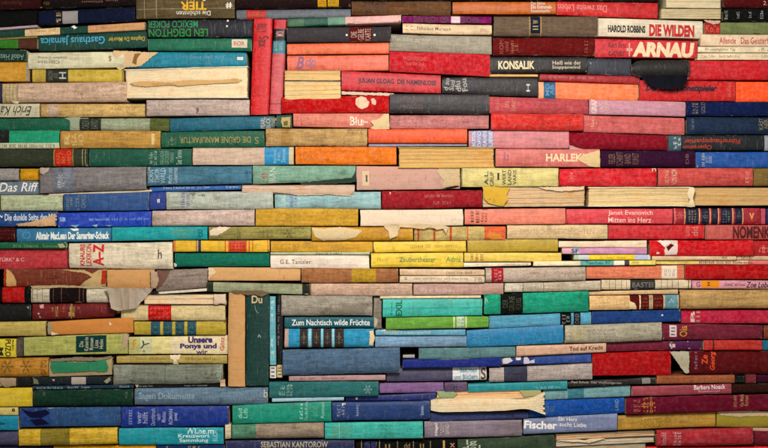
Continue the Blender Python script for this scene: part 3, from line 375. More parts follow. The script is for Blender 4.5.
B(H, '649 240.6 255.6 752.6 240 255.4', '#c4252c', 'red paperback', 'with torn white picture panel', bands=[(664, 676.6, '#e0c0b0', 239, 252)], torn=[([(656, 240.8), (668, 240.4), (670, 243), (663, 247), (659, 243)], '#e6d0c4', 0.0003), ([(663, 250), (672, 244), (676, 247), (676, 254.4), (664, 255)], '#e0c8bc', 0.0003), ([(665, 247), (670, 243.6), (673, 245), (667, 251)], '#5a1a1c', 0.0005), ([(655.4, 252), (659, 252.6), (658, 254), (655.6, 254)], '#e6d0c4', 0.0003)], wear=.3)
B(P_, '753.4 240.6 256 840 240.6 256', '#a8171f', 'blood red paperback', 'with white crest at the edge', text=[('~scroll:9', 758, 245, 768, 253, '#dca898', 0, .03)], wear=.3)
# ---- torn and brown books below the middle
B(R_, '3.4 268.6 286.4 106.6 268.6 286.6', '#6b2f18', 'brown leather book', 'peeled ragged at both ends', torn=[([(3.4, 269), (8, 269.4), (12, 272.6), (16, 280), (15.6, 286), (3.6, 286.2)], '#b8905a', 0.001), ([(3.4, 268.8), (6, 268.8), (6, 286.2), (3.6, 286.2)], '#9a3020', 0.0014), ([(60, 269.6), (84, 270), (92, 273.6), (99, 269.6), (106.6, 269), (106.6, 286.4), (92, 286.6), (80, 286), (86, 280.6), (92, 277), (84, 273)], '#b59a68', 0.001), ([(102, 270), (106.4, 270), (105.6, 284), (101, 284.6)], '#a83420', 0.0014)], wear=.8, mat='leather')
B(R_, '107.6 269.6 288.4 155 269.2 288.6', '#c08e58', 'peach brown book block', 'over a hanging grey cloth flap', layers=2, torn=[([(107, 288), (155.4, 288), (150, 294), (146, 299), (142, 303), (138, 308), (128, 309.4), (119, 310.6), (113, 308), (111, 300), (109.6, 293)], '#a3937f', 0.010), ([(152, 269), (158, 272), (160, 280), (157, 288), (152, 288)], '#ab8f74', 0.004)], wear=.9)
B(H, '156 270 291.6 207.4 268.4 287.6', '#89786d', 'frayed grey mauve cloth book', 'with dark pointed tear', torn=[([(155.6, 271), (170, 269.4), (168, 276), (163, 284), (158, 288.6), (155.6, 288)], '#6d5046', 0.0006)], wear=.9)
B(R_, '208 267.2 280.8 300.4 267.4 280.8', '#d09f68', 'bare pinewood coloured spine', 'with rubbed pale corner', torn=[([(208, 267.6), (213, 268), (216, 272), (211, 276), (208, 280)], '#d8be98', 0.0005)], wear=.9)
B(H, '301.4 268.2 282.6 398.4 268.6 282.6', '#9a6440', 'chestnut cloth book', 'with mustard band', bands=[(351.6, 376, '#b0882c')], wear=.7)
B(P_, '399.6 269 275.2 484.6 269.4 275.4', '#d3b28a', 'slim fawn paperback', 'with brown print at one end', text=[('Thomas Mann Tonio', 446, 271.2, 472, 273.8, '#5a3c28', 0, .01), ('----', 402, 271, 407, 272.6, '#7a5c40', 0)], wear=.5)
B(P_, '399.6 275.8 282.2 484.6 276 282.4', '#dcc2a0', 'slim cream paperback', 'with faint grey sentence', text=[('SELMA LAGERLÖF DIE SCHÖNSTEN SAGEN', 413, 277.6, 468, 279.6, '#8a7660', 0), ('=', 404, 277, 407, 279.4, '#6a5640', 0), ('TB', 473, 277, 482, 281.6, '#8a7660', 0)], wear=.5)
B(H, '485.4 267.8 282.4 585.4 266.6 280.8', '#b8a390', 'warm grey cloth book', 'with small red title label', plates=[(491, 267.6, 503, 282, '#a8283a')], text=[('ROTE\nRUE', 494, 269, 501, 281, '#d88a80', 90, .02)], wear=.7)
B(P_, '586.2 266.2 279 684 265 279', '#d27452', 'salmon orange book', 'with white paper label', plates=[(661.6, 265.6, 677, 278.6, '#e0cdb4')], text=[('AHA\nROT', 664, 269, 675, 276, '#b8a890', 0)], mat='cloth', wear=.6)
B(P_, '684.8 265 279 815 265 279.2', '#a60d1b', 'ruby red cloth book', 'with faint orange stamping', text=[('STADT AM MEER', 693, 268, 733, 276, '#b82c18', 0, .02)], mat='cloth', wear=.4)
B(H, '-60 287 302.4 30.6 287 302.6', '#15190f', 'black green book', 'with square red label', bands=[(3.4, 25.4, '#a0201c')], wear=.4)
B(H, '-60 303.2 322 31 303 320.6', '#101214', 'black glossy book', 'with one bright worn line', torn=[([(27, 307), (29.4, 306), (29, 309)], '#8a8a80', 0.0006)], wear=.25, mat='board')
B(H, '31.6 287 302.4 109 287.4 302.6', '#b3a78e', 'parchment coloured book', 'with dark maroon label', bands=[(50.4, 87.6, '#26141a'), (33, 33.6, '#6a6050'), (38, 38.5, '#6a6050'), (43, 43.5, '#7a7060'), (54, 54.5, '#6a4a40'), (62, 62.6, '#6a4a40'), (80, 80.6, '#6a4a40'), (84, 84.5, '#6a4a40')], torn=[([(31, 285.6), (60, 284.8), (108, 286.2), (108, 287.8), (60, 287.2), (34, 288.4)], '#a08c68', 0.003)], wear=.7)
B(H, '32.4 303.6 319.6 114.4 302.4 317', '#650e1d', 'burgundy leather book', 'with small gilt ornaments', bands=[(56, 57, '#2a1414'), (71, 72, '#a8863e')], text=[('x', 52, 307, 54, 311, '#b8863a', 0), ('~scroll:e', 61, 305, 67, 312, '#c8703a', 0, .03), ('M\nI', 69, 303.6, 75, 317, '#9c8048', 90, .02), ('S', 56, 305, 58.5, 317, '#a8863e', 90), ('+', 78, 306, 80.4, 309, '#b85a3a', 0)], torn=[([(39.6, 304.6), (43.6, 304), (44, 307.6), (41, 308)], '#b88a84', 0.0004), ([(38, 312), (40.4, 313), (38.6, 314)], '#c8a49c', 0.0004), ([(40, 315), (41.4, 317.6), (39.6, 317)], '#c8a49c', 0.0004)], wear=.4, mat='leather')
B(P_, '150 292.6 294.6 207.6 288.2 291', '#c8bca6', 'thin tilted white booklet', 'under a grey cloth spine', torn=[([(150, 291.6), (156, 290.4), (160, 293), (152, 295)], '#2a2624', 0.002)], wear=.6)
B(F, '144 295 304.4 226 293.4 304', '#cfb28a', 'cream page stack', 'with thin wavy crack', layers=2, torn=[([(214.6, 293.6), (226.4, 293.4), (226.6, 304.2), (221, 303), (218, 304.4), (214.6, 304)], '#ccb498', 0.002)], wear=.6)
B(H, '121.4 305.4 320.4 225.6 304.8 320.6', '#c4ad7a', 'cream yellow book', 'with red patterned label', bands=[(148.4, 171.6, '#b02018')], text=[('~lattice:a', 150, 306, 170, 319.6, '#d8604a', 0, .02)], wear=.6)
B(P_, '134.4 321.4 334.6 226 321.2 335', '#a68e2c', 'olive gold paperback', 'with four blue ornamental blocks', bands=[(151, 160.4, '#1d4656'), (163.4, 172.4, '#1d4656'), (175.6, 184.6, '#1d4656'), (187.6, 196.6, '#1d4656')], text=[('~scroll:a', 152, 323, 159, 333, '#6a8a4a', 0, .02), ('~scroll:b', 164.6, 323, 171.6, 333, '#6a8a4a', 0, .02), ('~scroll:c', 176.6, 323, 183.6, 333, '#6a8a4a', 0, .02), ('~scroll:d', 188.6, 323, 195.6, 333, '#6a8a4a', 0, .02)], wear=.5)
B(H, '-60 322.6 337 46.4 321 335.6', '#a5904c', 'khaki tan book', 'with plain rounded spine', wear=.6)
B(R_, '48.6 321.6 334.4 134 317.4 332.6', '#bd7a3e', 'orange peach book', 'with cracked bare spine', torn=[([(48.6, 321), (52, 322), (54, 328), (51, 333.6), (48.6, 334)], '#8f8468', 0.001), ([(52, 331), (60, 334), (52, 335)], '#d8c49a', 0.001), ([(110, 321), (112.6, 324), (110.4, 326)], '#e0c8a0', 0.0006)], wear=.7)
B(P_, '24.6 337.2 355.8 128 332.6 353.4', '#9a994e', 'moss yellow paperback', 'with slanted dark teal label', plates=[(76.6, 335.4, 107, 352, '#123a36')], text=[('Die\nKaiserin\nRoman\nListe\nHolm', 80, 337, 104, 350.6, '#c8c0a0', 90)], torn=[([(124, 333.6), (130, 334), (128, 346), (121, 350), (124, 341)], '#a88e72', 0.0012)], wear=.8)
B(P_, '-60 339 357 16.6 338.6 356.6', '#c2ad2a', 'yellow paperback', 'with bold black upright capitals', text=[('PUZO', 6.4, 339, 12, 356, K, -90, .04), ('MARIO', 13, 339.4, 15, 350, K, -90, .03), ('M', 0, 347, 4.6, 355, K, -90, .05)], wear=.4)
B(P_, '17.4 337.4 356.6 24 337 356.4', '#4c423a', 'stub of a taupe book', 'beside a yellow paperback', wear=.5)
B(P_, '128.6 337 354.4 228 335.2 354', '#d2bd92', 'illustrated cream paperback', 'with playful violet title', bands=[(128.6, 140, '#a8a468'), (140, 152, '#bcb88a'), (152, 170, '#cfc07c')], text=[('Unsere', 188, 336.4, 212.6, 343, '#352668', 0, .09), ('Ponys und', 180, 343.4, 216.8, 350, '#352668', 0, .09), ('wir', 196, 349.8, 207.6, 354.4, '#3c2c70', 0, .04), ('Götz', 220, 337, 224.6, 350.4, '#b8443c', 90, .03), ('Y', 140, 340, 150, 349, '#3a4a3c', -30, .01), ('f', 131.6, 339, 136, 350, '#b88a2c', 0, .05), ('~scroll:f', 142, 349.6, 145.4, 355, K, 0, .05)], wear=.4)
B(P_, '116 355.8 363.4 227 355 363.8', '#a18a46', 'thin ochre paperback', 'with faint print and white chip', text=[('Albert Schweitzer', 136, 357.6, 165, 360, '#6f5c2c', 0), ('Berühmte Reisen', 185, 357.4, 215, 360, '#6f5c2c', 0)], torn=[([(169.6, 355), (180.4, 355), (179, 359.6), (176, 360), (178, 364.6), (173, 364.4), (173.6, 360), (170, 359)], '#d8c4a0', 0.0008)], wear=.6)
B(H, '113.6 365 384.6 223 364 383.4', '#6f7263', 'grey linen book', 'with pale worn end', bands=[(113.6, 131.6, '#7b7e70'), (165, 166, '#5a6054')], text=[('ABEL', 217, 365, 221.6, 382.6, '#a8b49c', 90, .03)], torn=[([(220, 380), (225.4, 379), (226, 386.4), (221, 387)], '#d0ac84', 0.002)], wear=.9)
B(H, '-60 358 377.4 48.8 357.6 376', '#a6722c', 'rust brown book', 'with dark leaf ornaments', text=[('~star', 2, 359.6, 15, 372, '#3c3420', 0, .05), ('~star', 20.6, 359.6, 33, 371.6, '#3c3420', 0, .05), ('g\na', 41, 360, 48, 374, '#6a4420', 0, .01)], wear=.8)
B(R_, '49.6 359.4 376.6 112.4 357.4 374.6', '#9c8a64', 'frayed book', 'with exposed bright green panel', torn=[([(52, 361.6), (62, 361), (80, 362), (94, 361.6), (106, 358.6), (109, 367), (108.4, 371.4), (90, 370.4), (70, 372), (54, 372.6), (51.6, 366)], '#2c7c52', 0.002), ([(50, 358.6), (80, 356.4), (103, 357.4), (112, 355.6), (112, 358), (100, 360.4), (70, 360), (53, 361)], '#776c58', 0.003)], wear=.9)
B(P_, '-60 377.8 386.6 16 377.6 386', '#a08a6c', 'ragged beige booklet', 'with crumpled edge', torn=[([(0, 378), (10, 377.6), (16, 380), (14, 386), (6, 387), (2, 383)], '#8f7a5e', 0.002)], wear=.9)
B(P_, '16.6 376.8 386.6 31.6 376.8 386.4', '#11151a', 'short black remnant', 'beside ragged beige booklet', wear=.3)
B(P_, '32.2 376.8 385 112 375.8 384', '#14262a', 'black green paperback', 'with pale oval sticker', plates=[(71.6, 376.8, 86, 384.4, '#a09488')], torn=[([(33, 378), (38, 380), (39, 384), (34, 384)], '#6a6a50', 0.0005), ([(104, 381), (110, 376.6), (111, 380), (107, 383.6)], '#8a8464', 0.0005), ([(52, 379), (55, 379), (54, 381)], '#a89070', 0.0005)], wear=.3)
B(P_, '33.4 385.8 389 133 384.6 387.8', '#0f3444', 'thin petrol paperback', 'with tiny white print', text=[('Johannes Mario Simmel Bitte laßt die', 37, 386.2, 63, 388.6, '#a8bcc0', 0), ('Blumen leben', 68, 385.8, 90, 388, '#a8bcc0', 0), ('Knaur', 120, 385.2, 130, 387.2, '#a8bcc0', 0)], wear=.3)
B(H, '34 390.2 406 133 389 405.6', '#22392e', 'dark fir green cloth book', 'with plain spine', text=[('*', 43, 391, 46, 396, '#5c6450', 0), ('o', 126, 391, 128, 398, '#5c6450', 0)], wear=.6)
B(P_, '-60 388 406.6 32.8 387.2 406', '#bb9e24', 'mustard paperback', 'with faint pale title', text=[('lichtblick', 2, 396, 25, 401, '#cdb85c', 0)], wear=.4)
B(P_, '-60 407.4 414.6 18.2 407 415', '#b8a35c', 'straw thin paperback', 'with small black loop', text=[('e', 12.4, 408, 15.6, 411.6, K, 0, .05)], wear=.4)
B(P_, '-60 415.6 430.6 19 415.2 430', '#0f7a96', 'petrol blue paperback', 'with short dark title', text=[('Liebe', -3, 421, 6, 424.4, '#0c2c38', 0, .04)], wear=.4)
B(P_, '19.8 407.6 427.4 120.6 406.8 425.8', '#254672', 'cadet blue paperback', 'with dark scribbled corner', bands=[(19.8, 50.6, '#1d3a72')], torn=[([(22, 409), (32, 412), (46, 409), (50, 413), (41, 418), (30, 417), (25, 413)], '#101c38', 0.0004), ([(30, 420), (42, 418.6), (50, 424), (36, 426)], '#101c38', 0.0004)], wear=.6)
B(P_, '121.4 406.6 427 229 405.6 425.4', '#1b2f7e', 'royal blue paperback', 'with ragged white upright columns', text=[('STELLE', 129, 409, 132.4, 424, '#a8b0d0', 90, .03), ('wer\nhilft', 138, 411, 148, 423.6, '#c0c0cc', 90, .02), ('Durchbruch\nnach\nMoskau', 151, 408, 166, 425, '#b8b8c8', 90, .02), ('ROMAN\nzwei', 169, 408.6, 177.6, 424, '#c0c0cc', 90, .03)], wear=.4)
B(H, '-60 431.4 446 18.4 431 445.4', '#45445a', 'slate violet book', 'at the lower edge corner', wear=.5)
B(H, '19.4 429.4 445.6 118 427.4 443.6', '#bf9a30', 'old gold cloth book', 'with brown mottled block', bands=[(41, 70.6, '#7a6a2c')], wear=.9, bulge=.14)
B(P_, '119.2 428.2 444.8 223.6 427 444', '#178c96', 'cyan paperback', 'with three lines of white type', text=[('Wilhelm', 186, 427.6, 214, 433.4, '#d0e0d8', 0, .02), ('Kreuzwort\nSammlung', 178.6, 433.4, 210, 443, '#d0e0d8', 0, .02), ('BUCH', 213, 430, 218, 441, '#d0e0d8', 90, .01)], wear=.4)
# ---- the standing group and everything round it
B('v'+R_, '292 228.4 245 386.2 228 245.4', '#c2935e', 'upright tan page block', 'tallest of the standing books', layers=2, wear=.4, off=-0.004)
B('v'+P_, '293 246.2 269.4 385 246.4 269', '#1d3d36', 'upright dark green book', 'with worn gilt initials on top', text=[('Du', 252, 295, 262.6, 303, '#c8a878', 0, .04), ('(', 255, 304, 259, 313, '#7f8a78', 35), ('^', 257.6, 334, 261, 337, '#a8b8a8', 0)], wear=.55, off=-0.006)
B('v'+P_, '296 270 275.6 377.6 270.2 276.4', '#58a4ac', 'upright thin pale blue paperback', 'with tiny white label', bands=[(364.4, 366, '#1a1a24'), (366, 378, '#cfc8bc')], text=[('ab kj', 271, 300, 274.4, 360, '#b8d4d0', -90), ('III', 271.4, 367, 275, 376.4, '#4a444c', 90)], wear=.3)
B('v'+P_, '294 276.4 283.4 378 277 282.4', '#15131f', 'upright thin black paperback', 'with small cream label', bands=[(365, 377.4, '#c9b27c')], text=[('Roman von Jules Verne', 277.6, 305, 279.6, 345, '#b8909c', -90), ('III', 278, 366.6, 281.4, 376, '#2a2428', 90)], wear=.3)
B(H, '207.6 282 291.6 308.6 284 294.4', '#8e9070', 'grey green cloth book', 'with frayed lower edge', bands=[(302.6, 308.8, '#2e2e2a'), (207.6, 213.6, '#32352c')], torn=[([(232, 289.6), (245, 290.6), (262, 290), (270, 292.6), (268, 294), (262, 296.6), (256, 294.4), (248, 295), (242, 292.6), (236, 293)], '#75624a', 0.004)], wear=.9, bulge=.1)
B(H, '309.4 283.6 295.4 412.4 283.6 295.6', '#c29e84', 'pinkish tan cloth book', 'with faint dark print', bands=[(309.4, 311, '#6a5a48')], text=[('Der Schwedenkrieg', 377, 285.6, 400, 288.6, '#8a7060', 0), ('Ganghofer', 381, 289.6, 397, 293, '#8a7060', 0, .02)], wear=.6)
B(P_, '413.2 283.4 294.8 503.4 282.8 294.6', '#b58b7b', 'rosy brown paperback', 'with white lettering', text=[('Wie du mir Eltern', 419, 288, 454, 292.4, '#e0ccc0', 0, .01)], wear=.6)
B(H, '504.4 283 292 600.4 280.6 290.4', '#b9aa90', 'light stone cloth book', 'with two thin dark rules', bands=[(522.4, 523, '#5c5c58'), (543, 543.7, '#5c6a78'), (504.4, 522, '#c4b8a0')], wear=.7)
B(H, '601.2 279.8 289.6 691 279.6 288.4', '#cdb894', 'ivory striped book', 'with charcoal label', bands=[(609, 609.5, '#6a5c48'), (615, 615.5, '#6a5c48'), (621, 621.5, '#6a5c48'), (626, 626.5, '#6a5c48'), (630, 655, '#3a3832'), (661, 661.5, '#6a5c48'), (667, 667.5, '#6a5c48'), (672, 672.5, '#6a5c48'), (678, 678.5, '#6a5c48'), (688, 689, '#5a4c38')], text=[('BASTEI', 632, 282, 653, 287.4, '#8a8a80', 0, .03)], wear=.5)
B(P_, '692 279.8 288.8 815 279.8 288.6', '#c98992', 'pale pink paperback', 'with orange oval and black script', plates=[(701.4, 280.6, 719, 287.6, '#e08a1a')], text=[('Zoe Lobe', 746, 281.6, 770, 287.8, '#1c1418', 0, .02, .3), ('Shirley MacBarney', 725, 283, 745, 286, '#5c3c44', 0), ('G', 696, 281.6, 700, 287, '#6a5a5c', 0, .02), ('z', 707, 282, 710, 286, '#6a3a10', 0, .03)], wear=.4)
B(P_, '589 291.6 295 678.4 289.2 294', '#cba878', 'thin buff booklet', 'lying on a labelled tan book', wear=.5, off=0.004)
B(H, '588.8 295.6 310 678 294.6 308.6', '#d0a870', 'tan book', 'with maroon patches and blue end', bands=[(629, 638.6, '#581818'), (640, 648.4, '#581818'), (652, 662.6, '#581818'), (664, 677, '#5a8a94'), (639, 640, '#e0cfa8'), (649.4, 651, '#8a8a70')], torn=[([(628, 300), (634, 303), (636, 309), (629, 309)], '#dcc090', 0.0005)], text=[('~lattice:o', 641.6, 297, 647, 307, '#a8563c', 0), ('~lattice:p', 653, 297, 661, 307, '#a8563c', 0), ('A', 668, 298, 673, 303, '#a8c0b8', 0)], wear=.6)
B(H, '679 289.4 308.6 812 289.6 308.4', '#a8834c', 'golden brown book', 'with rough speckled surface', wear=1, mat='leather')
B(H, '483.6 294.4 314.2 588 290.8 311.4', '#1d9872', 'jade green book', 'with black title label', bands=[(500, 522.4, '#152420')], text=[('DER\nGRÜNE\nFLUSS', 502, 296, 520.6, 311, '#5a5a40', 90, .01), ('A', 484.6, 297, 488, 304, '#b8c890', 20)], wear=.6)
B(P_, '380 296 298.6 481 295.4 298', '#d8c69c', 'thin chipped cream booklet', 'above a turquoise paperback', wear=.7)
B(P_, '382.6 299.2 317 482.4 298.6 315', '#30b4a0', 'turquoise paperback', 'with green stacked letters', text=[('EXIL', 395.6, 300, 402, 316, '#0e6a40', 90, .06), ('Anna', 390, 302, 392.4, 315, '#1c7a6a', 90)], bands=[(382.6, 482.6, '#289c8c', 307.4, 308.2)], wear=.4)
B(P_, '373.6 296.4 329 381.6 296.8 329', '#7c7263', 'short stub of grey brown spine', 'wedged between cloth books', torn=[([(374, 317), (378, 320), (377, 326), (374, 328)], '#bfae92', 0.001)], wear=.8, off=0.01)
B(H, '281.6 295 315.6 372.6 296 315.4', '#958c7c', 'stone grey cloth book', 'with black mould stains', torn=[([(342, 303), (350, 305), (356, 304), (366, 306), (365, 313), (354, 312.4), (343, 314)], '#857c6c', 0.0002)], wear=1)
B(P_, '284.4 316.8 328.2 373.4 316.8 328', '#0f5660', 'petrol paperback', 'with white title along spine', text=[('Zum Nachtisch wilde Früchte', 291.6, 319.4, 370, 325.6, '#e4e4dc', 0, .025)], wear=.3)
B(H, '284.4 328.8 347.4 374 328.6 347', '#2789b0', 'bright blue book', 'with brown ornamental bands', bands=[(284.4, 288.4, '#b8988c'), (299.6, 307.6, '#3c3430'), (312, 320.6, '#3c3430'), (323.6, 331.6, '#3c3430'), (334.8, 344, '#3c3430'), (308.4, 311.2, '#8ac0c4'), (321.2, 323, '#8ac0c4'), (332.2, 334.2, '#8ac0c4')], text=[('~scroll:g', 301, 332, 306.6, 344, '#8a7c64', 0, .02), ('~scroll:h', 314, 332, 319, 344, '#8a7c64', 0), ('~scroll:i', 325, 332, 330, 344, '#8a7c64', 0), ('~scroll:j', 336, 332, 342.6, 344, '#8a7c64', 0, .02)], torn=[([(369.4, 331), (373, 330), (374.6, 338), (373, 345.6), (369, 345), (370, 337)], '#d8c090', 0.0012)], wear=.5, bulge=.14)
B(H, '283 349.8 375 400 347.4 372', '#48607a', 'large blue grey cloth book', 'with smoothly rounded back', wear=.75, bulge=.17, off=-0.008)
B(P_, '289 375.6 380.8 385.6 374.6 380', '#a47f7c', 'thin dusky pink paperback', 'with brown print line', text=[('Ilse Frapan', 300, 376.8, 316, 379, '#5c3c3c', 0), ('Blindgänger von', 322, 376.6, 344, 378.8, '#5c3c3c', 0)], wear=.5)
B(H, '269.4 381.4 397.4 378.6 381 395.4', '#2c6866', 'teal grey cloth book', 'with stamped snowflake emblem', text=[('V.\nKI', 279, 384, 285, 395, '#a8bcaa', 90, .02), ('NIEM\nZELL', 287, 383.6, 292.6, 395.6, '#a8bcaa', 90, .02), ('~star', 363.6, 384, 372.4, 393.4, '#a8c4b4', 0, .02)], wear=.5, bulge=.12)
B(P_, '272 398 401.6 344 396.6 400', '#8fb2c0', 'thin icy blue booklet', 'peeping from under teal cloth', wear=.4)
B(H, '134.6 388.6 404.8 268 386.6 404.6', '#587082', 'long blue grey book', 'with ghostly light title', text=[('Sagen Dokumente', 139, 392, 195, 400.6, '#8398a0', 0, .02), ('Die Heimat', 203, 392, 260, 400, '#6f8794', 0, .02), ('b', 264, 389, 268, 397, '#b8b89c', 0)], wear=.8)
B(P_, '134.6 384.4 388.2 222 383.8 386.6', '#151619', 'thin black booklet', 'with white small print', text=[('Hans Hellmut Kirst', 138, 385, 152, 387, '#b8b8a8', 0), ('Fabrik der Offiziere', 184, 384.6, 207, 386.4, '#b8b8a8', 0)], torn=[([(134, 384.4), (138.6, 384.4), (137, 388)], '#d8b898', 0.0006)], wear=.3)
B(P_, '385.8 317.6 329.4 488.6 316.2 327.6', '#67a238', 'lime green paperback', 'with cream double band', bands=[(453.4, 454.6, '#d8cfa0'), (456.6, 464.4, '#b8c4a0'), (465.4, 466.6, '#d8cfa0')], text=[('EHR\nIRA', 457, 317.6, 464, 327.4, '#6a9a6a', 90, .02), ('Simmel', 415, 320, 427, 326, '#528a2c', 0, .01)], wear=.4, mat='cloth')
B(P_, '375.4 330.4 335.6 465.6 329 335.2', '#529bb6', 'thin sky blue paperback', 'with crumbled white title', text=[('vorgänge in zusammenarbeit', 384, 330.6, 431, 335, '#c8d0c0', 0, .03), ('Roman Auftrag', 445, 330.4, 457, 333, '#a8ccd4', 0)], torn=[([(376, 329.8), (390, 329.6), (400, 331), (384, 331.4)], '#c8c8b0', 0.0004)], wear=.5)
B(H, '375 336.4 347.4 466.4 336 346.4', '#6e92ae', 'faded denim blue book', 'with washed out spine', wear=.8)
B(H, '489 315.4 328.2 591 311.8 324.4', '#4d99b8', 'light blue cloth book', 'with two black labels', bands=[(560, 571, '#161c24'), (573.6, 580.4, '#161c24')], text=[('ROT\nBO', 562, 314, 569.6, 324, '#a8b0a0', 90, .01), ('DREI', 575, 313.6, 579, 323.6, '#8a8c80', 90, .01)], wear=.4)
B(P_, '592 311.6 324.2 680.4 309 321.6', '#223f7a', 'navy cloth book', 'with faint nick', mat='cloth', wear=.4, text=[('.', 661, 314, 663, 316, '#c8c8d8', 0)])
B(P_, '681.4 309.6 323.4 812 309.6 323.4', '#aa2a4c', 'raspberry cloth book', 'with cream stamped emblem', text=[('B', 690.6, 311, 695, 322, '#d8b0a0', 90, .04), ('III', 696, 311, 700, 322, '#c88a84', 90, .02)], mat='cloth', wear=.5)
B(P_, '466.6 330 347.2 563.4 324.8 343', '#1b76a6', 'cerulean blue paperback', 'with tone on tone lettering', text=[('SAN\nHAY\nKLEI', 472, 332, 489, 344.6, '#4a9cb8', 90, .01), ('dtv', 553, 328, 558, 336, '#3a8cb0', 90)], wear=.5)
B(H, '564.6 325.4 343 661.4 322.2 340.4', '#9f9680', 'beige tweed cloth book', 'with blotted gilt stamp', text=[('HAL\nLA\nWER', 569, 326, 583, 341, '#b8a048', 90, .03)], wear=1)
B(H, '662.4 323.8 340 762.4 325.2 338.4', '#6e2a42', 'plum cloth book', 'with white label and orange scrawl', plates=[(669, 325, 676, 336.6, '#c8b8b4')], text=[('III', 670.4, 327, 674.6, 335, '#5a4048', 90), ('Ola', 679, 325.6, 686.6, 336.6, '#c8862c', 90, .03)], wear=.6)
B(H, '763.6 325 338.6 850 325 338.6', '#6e3628', 'russet brown book', 'at the edge', wear=.6)
B(P_, '418.6 348 359.6 515.4 346.4 357', '#557c7c', 'grey teal book', 'with dull plain spine', mat='cloth', wear=.6)
B(P_, '403 355.8 358.6 415 355.4 358.8', '#b0a8a0', 'stub of a crumpled white page', 'in a dark hole', off=0.02, wear=.5)
B(P_, '516 346 356.2 605.8 342.8 352.2', '#c69a7c', 'peachy beige paperback', 'with heavy black serif title', text=[('Tod auf Kredit', 569, 345.8, 603, 350.2, '#2a1c18', 0, .03), ('Georges Simenon', 524, 347.6, 560, 351.4, '#d8b498', 0)], wear=.5)
B(P_, '606.4 342 351.6 702.6 339.6 350', '#621a3e', 'dark purple paperback', 'with tiny white emblems', bands=[(606.4, 668, '#6a1c40'), (668, 702.6, '#4c1640')], text=[('f', 669.6, 340.6, 675.6, 349, '#c8a898', 90, .06), ('I', 687.6, 341, 690.4, 349, '#c8a898', 10, .03)], wear=.4)
B(P_, '703.4 340 350 761.6 340 350', '#a62a22', 'short brick red paperback', 'with black nick', bands=[(712, 713.4, '#3a1412')], wear=.4)
B(P_, '762.2 340 350 840 340 350', '#176078', 'teal book end', 'at the edge', wear=.4)
B(P_, '402.6 359.8 367.6 500.4 357.2 366.4', '#25307c', 'thin indigo book', 'with plain spine', mat='cloth', wear=.5)
B(P_, '501 357.2 365.8 591.6 353 362.8', '#2c4a96', 'thin medium blue paperback', 'with white and navy scenery', bands=[(502.4, 535, '#2c3470')], torn=[([(502.6, 358.6), (510, 357.6), (513, 361), (508, 363.6), (503, 363.8)], '#ccc4cc', 0.0004), ([(516, 357), (521, 356.6), (520.6, 360.4), (516, 360)], '#d8d0d0', 0.0004), ([(524, 357.6), (527, 356.6), (530, 361), (534.6, 359), (534.6, 363), (524, 364)], '#c0b8c8', 0.0004)], wear=.4)
B(P_, '592.4 353.6 376 671 350.8 375', '#a0142a', 'cherry red cloth book', 'with folded paper triangle', torn=[([(669.6, 351), (689, 350.6), (688.6, 372.6), (685, 373), (677, 362)], '#a39c84', 0.003)], mat='cloth', wear=.35)
B(H, '689.6 350.8 374 812 350.8 373.6', '#54172a', 'dark maroon cloth book', 'with orange scrawled title', text=[('Ze', 701, 354.6, 707, 364, '#cc4420', 90, .05), ('Georg', 709, 351, 715.6, 370, '#cc4420', 90, .05, .2), ('Kaiser', 693.6, 351.6, 696.8, 369, '#a87898', 90, .02)], wear=.4)
B(P_, '386.4 368.6 382 486.8 366.6 380.4', '#4b4760', 'grey violet paperback', 'with white title label', bands=[(452.8, 479.4, '#d6d4cc'), (480, 487, '#c8b8ac')], text=[('Beichten', 460, 367.6, 477, 372.6, '#2c88a8', 0, .03), ('und Büchern', 454.6, 374.6, 478, 379.6, '#2c88a8', 0, .03), ('S', 481, 368, 486, 380, '#3c3034', 0, .03)], wear=.6)
B(H, '489 367.8 382 592 363.2 379.4', '#a0918a', 'mottled grey pink book', 'with smoky dark band', bands=[(503.6, 527, '#3c3c4c')], wear=1, bulge=.15)
B(P_, '379.4 383.2 393.4 443.6 382.6 392.2', '#7d5c84', 'lilac cloth book', 'with smooth spine', mat='cloth', wear=.5)
B(P_, '444.4 382.8 392 467 382.2 391', '#5c4862', 'short dark lilac remnant', 'with black ornament', text=[('~lattice:n', 445, 383.4, 458, 390.4, '#1c161c', 0, .05)], wear=.5)
B(P_, '467.8 384 391.6 567 380.6 388.6', '#1c868c', 'thin teal paperback', 'with small print at one end', text=[('BERGENGRUEN', 540, 381.8, 560, 384.6, '#0c4c58', 0, .02), ('Der letzte Rittmeister', 535, 385.6, 561, 388, '#a8ccc8', 0, .01)], wear=.4)
B(P_, '567.6 381.6 386.8 655.6 377.4 383.2', '#2c2725', 'thin black brown paperback', 'with white line of type', bands=[(641.6, 650, '#7a766c')], text=[('Paul Schulz  Der Walfischgarten', 571, 380.4, 621, 384.2, '#c8bcae', -1.5, .02)], wear=.4)
B(H, '656.4 375.6 383.6 755.6 374.4 382.6', '#8c5036', 'copper brown book', 'with black lattice band', bands=[(734, 745, '#1c1614'), (745, 755.6, '#6a3034')], text=[('~lattice:m', 735, 375.6, 744, 381.6, '#4a5a4c', 0)], wear=.6)
B(H, '756.4 374.6 382.6 840 374.6 382.6', '#3c1c2c', 'blackish plum book end', 'at the edge', wear=.5)
B(P_, '543.4 390 400.2 630.4 384.6 396.4', '#699596', 'light grey teal cloth book', 'with one darker band', bands=[(567.6, 584, '#3a727e')], mat='cloth', wear=.6)
B(P_, '631.4 386.4 396 731 383.4 393', '#8d3c4e', 'rose brown paperback', 'with white bold name', text=[('Barbara Noack', 693.6, 384.2, 725, 388.8, '#dcc0bc', 0, .03), ('Brombeerzeit', 698, 389.4, 719.6, 391.8, '#c08890', 0, .01)], wear=.4)
B(H, '731.6 383.6 392.6 840 383.2 392', '#332218', 'espresso brown book', 'at the edge', wear=.5)
